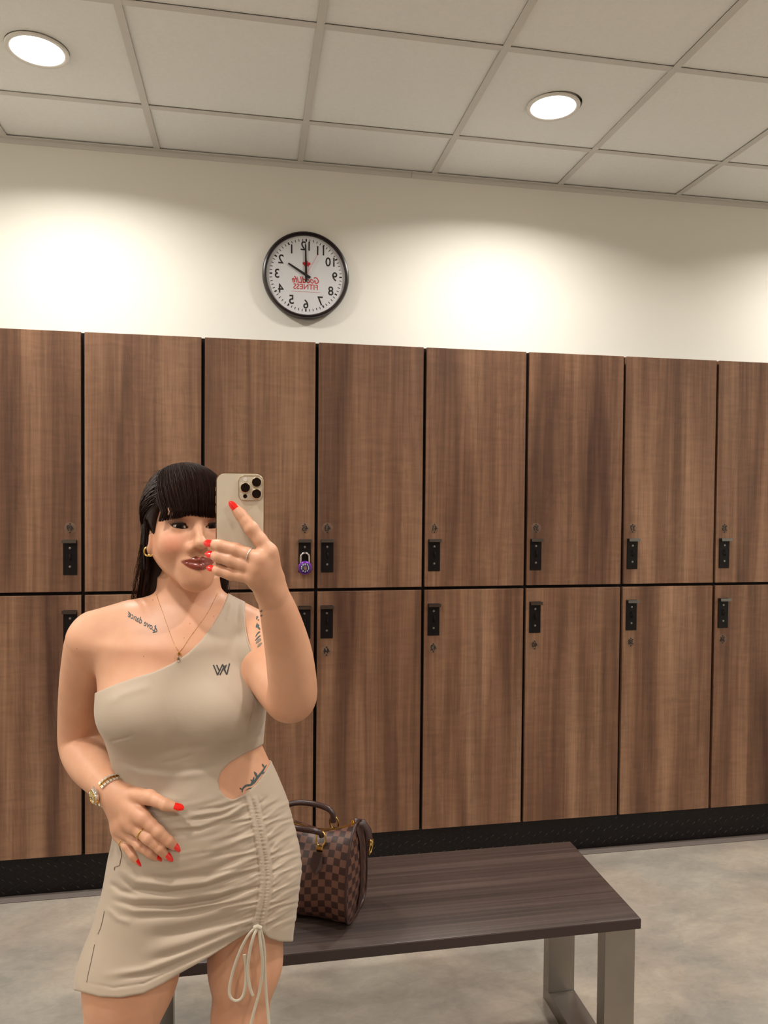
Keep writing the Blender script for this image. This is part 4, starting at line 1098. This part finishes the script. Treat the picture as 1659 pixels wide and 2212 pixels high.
# dress emblem, seams, hem stitch
mb = MB()
for pl in ([(461, 1436), (470, 1458)], [(468, 1436), (474, 1450)], [(470, 1458), (481, 1435)], [(475, 1458), (485, 1438)], [(481, 1435), (487, 1450)], [(489, 1436), (484, 1448)], [(484, 1446), (490, 1457)], [(490, 1457), (496, 1433)]):
    ribbon_on(mb, dress_sdf, pl, 2.6, off=0.0007)
build_p(mb, 'emblem', M_PRINT, dress, False)
M_SEAM = plain('dark_seam_thread', srgb(84, 68, 58), 0.8)  # dark brown lines of the dress's side seam
mb = MB()
ribbon_on(mb, dress_sdf, [(254, 1812), (258, 1830), (263, 1845), (260, 1860), (258, 1870), (247, 1873), (247, 1880)], 1.2, off=0.0006)
ribbon_on(mb, dress_sdf, [(225, 1968), (222, 1985), (217, 2005), (211, 2018)], 1.0, off=0.0006)
ribbon_on(mb, dress_sdf, [(204, 2040), (197, 2075), (190, 2105), (187, 2122)], 1.0, off=0.0006)
build_p(mb, 'seam', M_SEAM, dress, False)
mb = MB()
ribbon_on(mb, dress_sdf, [(526, 1330), (530, 1362), (537, 1390), (546, 1412)], 2.0, off=0.0008)
ribbon_on(mb, dress_sdf, [(545, 1440), (549, 1480), (547, 1530), (540, 1560)], 1.2, off=0.0006)
build_p(mb, 'seam', M_DRESS, dress, False)
# drawstring: loop and tails hanging from the channel
def cord(pts, name, w=0.0027):
    P = [wp(x, y, d) for x, y, d in pts]
    # smooth the path
    for _ in range(2):
        q = [P[0]]
        for i in range(len(P)-1): q += [0.75*P[i]+0.25*P[i+1], 0.25*P[i]+0.75*P[i+1]]
        q.append(P[-1]); P = q
    build_p(MB().tube(P, w, 8, flat=0.35, up=(0, -1, 0)), name, M_STRING, dress)
cord([(553, 2004, -.118), (540, 2014, -.122), (522, 2044, -.118), (505, 2090, -.110), (495, 2132, -.105), (496, 2155, -.104), (510, 2164, -.104), (524, 2156, -.104), (531, 2130, -.106), (532, 2090, -.110), (528, 2062, -.116)], 'drawstring')
cord([(557, 2003, -.121), (547, 2022, -.126), (538, 2060, -.120), (534, 2100, -.112), (540, 2135, -.108), (546, 2151, -.106)], 'drawstring')
cord([(559, 2004, -.119), (563, 2040, -.120), (569, 2090, -.110), (561, 2140, -.102), (550, 2180, -.10), (541, 2214, -.098), (538, 2240, -.098)], 'drawstring')
cord([(561, 2003, -.116), (571, 2040, -.112), (572, 2100, -.104), (575, 2150, -.098), (580, 2200, -.096), (584, 2240, -.096)], 'drawstring')
build_p(MB().tube([wp(550, 2003, -.118), wp(556, 2001, -.123), wp(563, 2004, -.118)], 0.0035, 10), 'knot', M_STRING, dress)

# ---- eyes, lashes
def ico(c, r, n=20, axis_w=None):
    mb = MB(); v = []; f = []; m = 12
    for i in range(m+1):
        a = math.pi*i/m
        for k in range(n):
            b = 2*math.pi*k/n; v.append((c[0]+r*math.sin(a)*math.cos(b), c[1]+r*math.sin(a)*math.sin(b), c[2]+r*math.cos(a)))
    for i in range(m):
        for k in range(n): f.append((i*n+k, i*n+(k+1) % n, (i+1)*n+(k+1) % n, (i+1)*n+k))
    return mb.add(v, f)
for s in (-1, 1):
    ec = h2w((s*.0295, .0655, -.0045))
    eye = build_p(ico(ec, .0127, 28), 'eye', M_EYEW, person)
    look = CAM-ec; look = look/np.linalg.norm(look); look = look+np.array([0.10, 0, -0.06]); look /= np.linalg.norm(look)
    u = np.cross(look, [0, 0, 1]); u /= np.linalg.norm(u); w = np.cross(u, look)
    def capm(rr, lift):
        v = [ec+look*(.0127+lift)]; f = []; n = 24; m = 5
        for i in range(1, m+1):
            a = rr*i/m/.0127
            for k in range(n):
                b = 2*math.pi*k/n; v.append(ec+(.0127+lift)*(math.cos(a)*look+math.sin(a)*(math.cos(b)*u+math.sin(b)*w)))
        f += [(0, 1+k, 1+(k+1) % n) for k in range(n)]
        for i in range(m-1):
            for k in range(n): f.append((1+i*n+k, 1+(i+1)*n+k, 1+(i+1)*n+(k+1) % n, 1+i*n+(k+1) % n))
        return MB().add(v, f)
    build_p(capm(.0071, .0002), 'iris', M_IRIS, eye)
    # upper lashes: liner band and single lashes fanning outward
    mb = MB(); rim = []
    for k in range(15):
        t = k/14; x = s*(.0295+(-.0140+.0285*t)); zz = -.0045+(s*x-.0295)*.13+.0036*math.sqrt(max(0, 1-((s*x-.0295)/.0147)**2))
        yy = .0655+math.sqrt(max(1e-6, .0146**2-(s*x-.0295)**2*0.9-(zz+.0045)**2)); rim.append((x, yy, zz))
    mb.tube([h2w(p) for p in rim], [0.0007+0.0007*math.sin(math.pi*min(1, k/12)) for k in range(15)], 6)
    rn = random.Random(5+s)
    for k in range(26):
        t = 0.15+0.85*k/25; i = min(13, int(t*14)); fr = t*14-i; p = np.array(rim[i])*(1-fr)+np.array(rim[i+1])*fr
        out = s*(0.15+0.95*t**1.5); ln = .0050+.0065*t+rn.uniform(-.0008, .0008)
        d1 = np.array([out*0.6, .75, .30]); d2 = np.array([out*0.9, .45, .95]); d1 /= np.linalg.norm(d1); d2 /= np.linalg.norm(d2)
        q1 = p+d1*ln*0.5; q2 = q1+d2*ln*0.6
        mb.tube([h2w(p), h2w(q1), h2w(q2)], [.00065, .0005, .00012], 4)
    # lower lash line
    low = [(s*(.0295+x), .0655+math.sqrt(max(1e-6, .0146**2-x*x*0.9-.0040**2)), -.0045+x*.13-.0044*math.sqrt(max(0, 1-(x/.0150)**2))) for x in [-.013+.026*k/10 for k in range(11)]]
    mb.tube([h2w(p) for p in low], 0.00045, 5)
    build_p(mb, 'eyelashes', M_GLASSEYE, person)

# ---- hair: scalp cap, fringe, sides drawn back, lengths behind the shoulders
HE_C = np.array([0, -.006, .032]); HE_R = np.array([.0815, .1035, .0885])
def on_skull(dirv, lift=1.0):
    d = np.array(dirv, float); d = d/np.linalg.norm(d); t = 1/math.sqrt(((d/HE_R)**2).sum()); return HE_C+d*t*lift
def cap_sdf(X, Y, Z, c=None, r=0):
    x, y, z = to_head(X, Y, Z)
    d = Ell(HE_C, HE_R*0.962)(x, y, z)
    back = Cone((0, -.055, .0), (0, -.145, -.20), .050, .050)(x*0.72, y, z); d = smin(d, back, .03)
    face = Ell((0, .085, -.045), (.105, .084, .110))(np.abs(x), y, z)         # opening for face and temples
    d = smax(d, -face, .006)
    d = smax(d, -(Cone((0, .01, -.10), (0, .01, -.24), .060, .066)(x, y, z)), .004)
    return d
Vc, Qc = surface_nets(cap_sdf, HC+np.array([-.13, -.13, -.24]), HC+np.array([.13, .16, .14]), .004)
hair = fix(mesh_np('hair', relax(Vc, Qc, 2), Qc, M_HAIR, person), person)
hair['label'] = 'near-black hair with a blunt fringe, drawn back from the face'
rn = random.Random(11)
def slerp_path(d0, d1, n, lift0=1.0, lift1=1.0):
    d0 = np.array(d0, float)/np.linalg.norm(d0); d1 = np.array(d1, float)/np.linalg.norm(d1); om = math.acos(max(-1, min(1, float(d0@d1)))); out = []
    for k in range(n):
        t = k/(n-1); d = (math.sin((1-t)*om)*d0+math.sin(t*om)*d1)/max(math.sin(om), 1e-6)
        out.append(on_skull(d, lift0+(lift1-lift0)*t))
    return out
def strand(mb, P, r0, r1=None, n=3):
    r1 = r0*0.45 if r1 is None else r1; m = len(P)
    mb.tube([h2w(p) for p in P], [r0+(r1-r0)*max(0, (k/(m-1)-0.55)/0.45) for k in range(m)], n, caps=False)
fr = MB()
for i in range(760):                              # fringe
    t = rn.random(); x1 = -.060+.118*t
    zend = .0105+rn.uniform(-.0028, .0022)+0.004*math.exp(-((x1+.012)/.016)**2)-0.004*(abs(x1)/.06)**4
    rootx = x1*0.50+rn.uniform(-.006, .006)
    yend = math.sqrt(max(1e-4, 1-(x1/HE_R[0])**2-((.02-HE_C[2])/HE_R[2])**2))*HE_R[1]
    P = slerp_path((rootx, -.005+rn.uniform(-.02, .01), .085), (x1, yend, .022-HE_C[2]), 10, 1.0+rn.uniform(-.005, .03), 1.0+rn.uniform(-.015, .02))
    last = P[-1]; dz = zend-last[2]
    for k in range(1, 4): P.append(last+np.array([x1*0.02*k, -.0015*k, dz*k/3]))
    strand(fr, P, .00085, .0004)
build_p(fr, 'fringe', M_HAIR, hair)
sd = MB()
for i in range(620):                              # sides and crown, combed back
    s = -1 if rn.random() < 0.55 else 1
    a = rn.random(); root = (s*(.018+.050*a), .055-.075*rn.random(), .080-.075*a**1.5)
    end = (s*(.068+rn.uniform(-.02, .006)), -.075+rn.uniform(-.03, .02), -.005-.055*rn.random())
    P = slerp_path(root, end, 12, 0.985+rn.uniform(0, .03), 1.0+rn.uniform(-.01, .04)); strand(sd, P, .0009)
for i in range(330):                              # side pieces that frame the temple and fall over the ear
    x = -.074-.008*rn.random() if rn.random() < 0.6 else .074+.008*rn.random()
    s = 1 if x > 0 else -1
    top = on_skull((s*.052, .042+rn.uniform(-.012, .010), .062), 1.02)
    mid = on_skull((s*.083, .030+rn.uniform(-.036, .016), .008), 1.0+rn.uniform(-.01, .03))
    e1 = np.array([s*(.077+rn.uniform(-.004, .004)), -.010+rn.uniform(-.026, .014), -.018+rn.uniform(-.03, .01)])
    e2 = e1+np.array([-s*.004, -.022, -.03])
    P = []
    for k in range(12):
        t = k/11; P.append((1-t)**3*top+3*t*(1-t)**2*mid+3*t*t*(1-t)*e1+t**3*e2)
    strand(sd, P, .0008)
build_p(sd, 'side_hair', M_HAIR, hair)
ln = MB()
for i in range(560):                              # lengths hanging behind neck and shoulders
    u = rn.uniform(-1, 1); x0 = u*.072; y0 = -.010-.070*math.sqrt(max(0, 1-u*u))+rn.uniform(-.012, .012)
    z0 = rn.uniform(-.03, .03); xl = x0*1.02+rn.uniform(-.010, .010)-.004; ll = rn.uniform(.20, .31)
    P = []
    for k in range(11):
        t = k/10; P.append(np.array([x0+(xl-x0)*t+.004*math.sin(5*t+i), min(y0-.135*t*t*(3-2*t), -.020), z0-ll*t]))
    strand(ln, P, .0010, .0003)
for i in range(260):                              # lock that shows on the phone side of the neck
    x0 = rn.uniform(.060, .078); xl = x0+rn.uniform(.008, .034); y0 = rn.uniform(-.060, -.022); z0 = rn.uniform(-.04, .0); ll = rn.uniform(.20, .27); P = []
    for k in range(11):
        t = k/10; P.append(np.array([x0+(xl-x0)*min(1, 1.6*t)+.003*math.sin(4*t+i), y0-.105*t*t*(3-2*t), z0-ll*t]))
    strand(ln, P, .0011, .0004)
build_p(ln, 'long_hair', M_HAIR, hair)
fl = MB(); fw = MB()
for i in range(70):                               # flyaways and the little bump on the crown
    if i < 40:
        a = rn.uniform(-1.1, 1.0); d = np.array([math.sin(a)*.08, rn.uniform(-.05, .04), math.cos(a)*.085]); p = on_skull(d, 1.0)
        P = [p+np.array([math.sin(a)*.010*t+.006*t*rn.uniform(-1, 1), -.010*t, (.012*t-.010*t*t)*rn.uniform(0.6, 1.2)]) for t in np.linspace(0, 1, 6)]
    else:
        P = [np.array([-.078+rn.uniform(-.006, .004)-.010*math.sin(2.5*t)*rn.uniform(0, 1), -.02-.12*t, -.03-.17*t]) for t in np.linspace(0, 1, 8)]
    strand(fl if i < 40 else fw, P, .00028, .0001)
cb = MB()
for i in range(90):
    a = rn.uniform(0, math.pi); x = -.030+.028*math.cos(a); P = []
    for k in range(8):
        t = k/7; yy = .012-.085*t; zz = HE_C[2]+HE_R[2]*math.sqrt(max(0, 1-(x/HE_R[0])**2-((yy-HE_C[1])/HE_R[1])**2)); P.append(np.array([x+.004*math.sin(3*t+a), yy, zz-.003+(.004+.004*math.sin(a))*math.sin(math.pi*t)]))
    strand(cb, P, .0009, .0006)
build_p(fl, 'stray_hair', M_HAIR, hair)
build_p(fw, 'stray_hair', M_HAIR, hair)
build_p(cb, 'crown_hair', M_HAIR, hair)

# ---- nails
def nail(tip, prev, normal, length, width, parent=None):
    d = tip-prev; d /= np.linalg.norm(d); n_ = np.array(normal, float); n_ -= d*(n_@d); n_ /= np.linalg.norm(n_); w = np.cross(d, n_)
    v = []; f = []; U, K = 9, 7
    for i in range(U):
        u = i/(U-1); ww = width/2*(1-0.10*(1-u)**2 if u < 0.45 else math.sqrt(max(0.02, 1-((u-0.45)/0.58)**2)))
        for lay in (0, 1):
            for k in range(K):
                q = -1+2*k/(K-1); hgt = 0.0020*(1-q*q)-0.0018*u*u*0.6
                v.append(tip+d*(-0.40*length+u*length)+w*q*ww+n_*(hgt+(0.0007 if lay == 0 else -0.0010)))
    R_ = 2*K
    for i in range(U-1):
        for k in range(K-1):
            a = i*R_+k; f.append((a, a+1, a+R_+1, a+R_)); b = a+K; f.append((b, b+R_, b+R_+1, b+1))
        f.append((i*R_, i*R_+R_, i*R_+K+R_, i*R_+K)); f.append((i*R_+K-1, i*R_+2*K-1, i*R_+R_+2*K-1, i*R_+R_+K-1))
    e = (U-1)*R_
    for k in range(K-1): f.append((k, k+K, k+K+1, k+1)); f.append((e+k, e+k+1, e+k+K+1, e+k+K))
    build_p(MB().add(v, f), 'nail', M_NAIL, person)
for nm, pts in H1.items():
    a, b = wp(*pts[-1][:3]), wp(*pts[-2][:3]); r_ = pts[-1][3]; d = (a-b)/np.linalg.norm(a-b)
    nn = (CAM-a); nn /= np.linalg.norm(nn)
    if nm == 'thumb': nn = nn+np.array([0, 0, 0.45])
    else: nn = nn+np.array([0.25, 0, 0.35])
    nn /= np.linalg.norm(nn); nn -= d*(nn@d); nn /= np.linalg.norm(nn)
    nail(a+d*r_*0.45+nn*r_*0.72, b+d*r_*0.45+nn*r_*0.72, nn, 0.0185 if nm != 'pinky' else 0.015, r_*1.55)
for nm, pts in H2.items():
    if nm == 'thumb': continue
    a, b = wp(*pts[-1][:3]), wp(*pts[-2][:3]); r_ = pts[-1][3]; d = (a-b)/np.linalg.norm(a-b)
    nn = (CAM-a); nn /= np.linalg.norm(nn)
    if nm != 'index': nn = nn+np.array([-0.35, 0, 0.2]); d = d+np.array([-0.5, 0, 0]); d /= np.linalg.norm(d)
    nn -= d*(nn@d); nn /= np.linalg.norm(nn)
    c0 = a+d*r_*(0.35 if nm == 'index' else 0.75)+nn*r_*0.70
    nail(c0, c0-d, nn, 0.0190 if nm == 'index' else 0.0135, r_*1.55)

# ------------------------------------------------------------------ phone
def phone():
    c = at(519, 1126, -1.72); w, h, t, rc = .0728, .1480, .0078, .0125
    r = empty('phone', (c[0], c[1], c[2]-h/2)); tag(r, 'pale gold smartphone with triple camera held up in the hand', 'phone')
    def rr(w_, h_, rad, n=8, cx=0, cz=0):
        p = []
        for (sx, sz, a0) in ((1, 1, 0), (-1, 1, 90), (-1, -1, 180), (1, -1, 270)):
            for k in range(n+1):
                a = math.radians(a0+90*k/n); p.append((cx+sx*(w_/2-rad)+rad*math.cos(a), cz+sz*(h_/2-rad)+rad*math.sin(a)))
        return p
    cz = h/2
    MB().prism(rr(w, h, rc, cz=cz), 0.0006, t).build('frame', M_PHONEFRAME, r, True)
    MB().prism(rr(w-.0028, h-.0028, rc-.001, cz=cz), 0.0, 0.001).build('back_glass', M_PHONE, r, True)
    MB().prism(rr(w-.006, h-.006, rc-.002, cz=cz), t, t+.0003).build('screen', M_LENS, r)
    bx, bz = w/2-.0207, h-.0232
    b = MB().prism(rr(.0365, .0375, .009, cx=bx, cz=bz), -.0014, 0.0).build('camera_plate', M_PHONEGLASS, r, True)
    MB().tube([(x, -.0013, z) for x, z in rr(.0365, .0375, .009, cx=bx, cz=bz)], .0006, 6, closed=True).build('plate_rim', M_PHONEFRAME, b, 'all')
    for (lx_, lz_) in ((.0085, .0088), (.0085, -.0088), (-.0082, .0004)):
        l = MB().lathe([(.0076, 0), (.0076, .0026), (.0070, .0030), (.0066, .0022)], 32, axis='y', c=(bx+lx_, -.0014, bz+lz_)).build('lens_ring', M_PHONEFRAME, r, True)
        MB().lathe([(.0072, .0005), (.0072, .0023), (.0, .0023)], 32, axis='y', c=(bx+lx_, -.0014, bz+lz_)).build('lens', M_LENS, r, True)
    MB().lathe([(.0032, 0), (.0032, .0006), (.0, .0006)], 20, axis='y', c=(bx-.0085, -.0014, bz+.0132)).build('flash', M_EYEW, r, True)
    MB().lathe([(.0031, 0), (.0031, .0006), (.0, .0006)], 20, axis='y', c=(bx-.0085, -.0014, bz-.0125)).build('depth_sensor', M_LENS, r, True)
    for z_, hh in ((h*.83, .006), (h*.72, .011), (h*.62, .011)): MB().box(-w/2-.0006, -w/2+.001, .0025, .0052, z_-hh/2, z_+hh/2, .0003).build('side_button', M_PHONEFRAME, r)
phone()

# ------------------------------------------------------------------ watch, rings, necklace, earring
def arm_axis():
    a, b = wp(209, 1672, .02), wp(237, 1703, -.052); d = (b-a)/np.linalg.norm(b-a)
    h_ = wp(*H1['middle'][0][:3])-b; h_ /= np.linalg.norm(h_); d = 0.35*d+0.65*h_; return a, b, d/np.linalg.norm(d)
def watch():
    a, b, d = arm_axis(); c = b+d*0.003
    f1 = np.array([-0.70, -0.68, -0.20]); f1 -= d*(f1@d); f1 /= np.linalg.norm(f1); f2 = np.cross(d, f1)
    r = empty('wristwatch', tuple(c)); tag(r, 'steel wristwatch with a champagne dial and link bracelet on the wrist', 'watch')
    def surf(ang, off):
        u = math.cos(ang)*f1+math.sin(ang)*f2; t = 0.012
        for _ in range(40):
            p = c+u*t; t -= 0.8*float(body_sdf(p[0], p[1], p[2], p.tolist(), 0.02)-off); t = min(max(t, .005), .05)
        return u*t, u
    nrow = 30
    for k in range(nrow):
        ang = 2*math.pi*k/nrow
        if math.cos(ang) > 0.80: continue
        p, u = surf(ang, .0016); tv = np.cross(d, u)
        for q, (off, hw, mat) in enumerate(((-.0052, .0020, M_SILVER), (-.0020, .0011, M_GOLD), (0.0, .0008, M_SILVER), (.0020, .0011, M_GOLD), (.0052, .0020, M_SILVER))):
            if q == 2: continue
            half = (math.pi*2/nrow)*np.linalg.norm(p)*0.46; mb = MB(); v = []
            sh = tv*half*(0.5 if q in (1, 3) else 0)
            for dx in (-hw, hw):
                for dy in (-half, half):
                    for dz in (-.0012, .0013): v.append(p+d*(off+dx)+tv*dy*(0.86)+sh+u*dz)
            mb.add(v, [(0, 1, 3, 2), (4, 6, 7, 5), (0, 4, 5, 1), (2, 3, 7, 6), (0, 2, 6, 4), (1, 5, 7, 3)]); mb.build('bracelet_link', mat, r)
    p, u = surf(0.0, .001); tv = np.cross(d, u)
    def disc(prof, name, mat, n=36):
        mb = MB(); v = []; f = []
        for (rad, hgt) in prof:
            for k in range(n):
                a_ = 2*math.pi*k/n; v.append(p+u*hgt+rad*(math.cos(a_)*d+math.sin(a_)*tv))
        for i in range(len(prof)-1):
            for k in range(n): l = (k+1) % n; f.append((i*n+k, i*n+l, (i+1)*n+l, (i+1)*n+k))
        f.append(tuple(range(n-1, -1, -1))); f.append(tuple((len(prof)-1)*n+k for k in range(n)))
        return mb.add(v, f).build(name, mat, r, True)
    disc([(.0122, 0), (.0132, .002), (.0132, .0062), (.0124, .0072)], 'case', M_SILVER)
    disc([(.0128, .0070), (.0128, .0082), (.0108, .0094), (.0106, .0080)], 'bezel', M_GOLD)
    dl = disc([(.0106, .0078), (.0106, .0084)], 'dial', M_DIALGOLD)
    for k in range(12):
        a_ = 2*math.pi*k/12; e = math.cos(a_)*d+math.sin(a_)*tv
        MB().tube([p+u*.0086+e*.0076, p+u*.0086+e*.0096], .0004, 5).build('hour_mark', M_SILVER, dl)
    for a_, l_ in ((0.6, .0055), (2.4, .0078)):
        e = math.cos(a_)*d+math.sin(a_)*tv; MB().tube([p+u*.0089, p+u*.0089+e*l_], .0004, 5).build('watch_hand', M_LENS, dl)
    MB().tube([p+u*.004+d*.0128, p+u*.004+d*.0168], .0024, 12).build('crown', M_GOLD, r, True)
    for s in (-1, 1): MB().tube([p+u*.003+tv*s*.0115-d*.0062, p+u*.002+tv*s*.0150-d*.0062], .0020, 8).build('lug', M_SILVER, r, True); MB().tube([p+u*.003+tv*s*.0115+d*.0062, p+u*.002+tv*s*.0150+d*.0062], .0020, 8).build('lug', M_SILVER, r, True)
watch()
def ring(P0, P1, t, rad, mat, label, tube=.0011, flat=1.0, stone=False):
    a, b = wp(*P0[:3]), wp(*P1[:3]); d = (b-a)/np.linalg.norm(b-a); c = a+(b-a)*t; rr_ = P0[3]+(P1[3]-P0[3])*t+rad
    e1 = np.cross(d, [0, 1, 0.1]); e1 /= np.linalg.norm(e1); e2 = np.cross(d, e1)
    r = empty('ring', tuple(c)); tag(r, label, 'ring', 'finger rings')
    MB().tube([rr_*(math.cos(q)*e1+math.sin(q)*e2) for q in [2*math.pi*k/28 for k in range(28)]], tube, 8, closed=True).build('band', mat, r, 'all')
    if stone:
        n_ = CAM-c; n_ -= d*(n_@d); n_ /= np.linalg.norm(n_); n_ = n_+0.5*np.cross(d, n_)*(-1); n_ /= np.linalg.norm(n_)
        MB().lathe([(0, -.0012), (.0016, 0), (.0010, .0011), (0, .0012)], 8, c=tuple(n_*(rr_+.001))).build('stone', M_CHROME, r)
ring(H1['middle'][0], H1['middle'][1], 0.62, .0006, M_GOLD, 'plain gold ring on the middle finger of the hand resting on the dress', .0014)
ring(H1['pinky'][0], H1['pinky'][1], 0.62, .0006, M_GOLD, 'thin gold ring on the little finger of the lower hand', .0010)
ring(H2['middle'][0], H2['middle'][1], 0.42, .0006, M_SILVER, 'thin silver ring with small stone on the hand gripping the phone', .0010, stone=True)
def necklace():
    px = [(338, 1284), (343, 1300), (351, 1322), (361, 1350), (371, 1378), (380, 1398), (387, 1409), (395, 1400), (408, 1380), (424, 1358), (440, 1337), (452, 1318), (462, 1298), (470, 1282)]
    pp = np.array(px, float); P = cast(body_sdf, pp[:, 0], pp[:, 1], off=.0008)
    r = empty('necklace', tuple(P[6])); tag(r, 'fine gold chain necklace with a small crystal pendant', 'necklace')
    t = np.linspace(0, len(pp)-1, 90); x = np.interp(t, range(len(pp)), pp[:, 0]); y = np.interp(t, range(len(pp)), pp[:, 1]); C_ = cast(body_sdf, x, y, off=.0006)-P[6]
    MB().tube(C_, .00032, 5).build('chain', M_GOLD, r, True)
    for k in range(3, 88, 7): MB().lathe([(0, -.0009), (.0009, 0), (0, .0009)], 8, c=tuple(C_[k])).build('bead', M_GOLD, r, True)
    q = cast(body_sdf, np.array([387.0, 386.0]), np.array([1412.0, 1423.0]), off=.003)-P[6]
    MB().lathe([(0, -.003), (.0034, -.001), (.0034, .0012), (0, .003)], 12, c=tuple(q[0])).build('bail', M_GOLD, r, True)
    MB().lathe([(0, -.0085), (.0045, -.002), (.0035, .003), (0, .005)], 6, c=tuple(q[1])).build('crystal', M_CHROME, r)
necklace()
def earring():
    c = at(322, 1191, Y0-.030)
    r = empty('earring', tuple(c)); tag(r, 'gold interlocking double hoop earring at the ear', 'earring')
    for s in (-1, 1):
        pts = [(s*.0022+.0062*math.cos(a)*s, -.0006*s, .0085*math.sin(a)) for a in [math.radians(-135+270*k/18) for k in range(19)]]
        MB().tube(pts, .0019, 8).build('hoop', M_GOLD, r, True)
    MB().lathe([(0, -.0016), (.0016, 0), (0, .0016)], 10, c=(.004, .001, .010)).build('stud', M_GOLD, r, True)
earring()
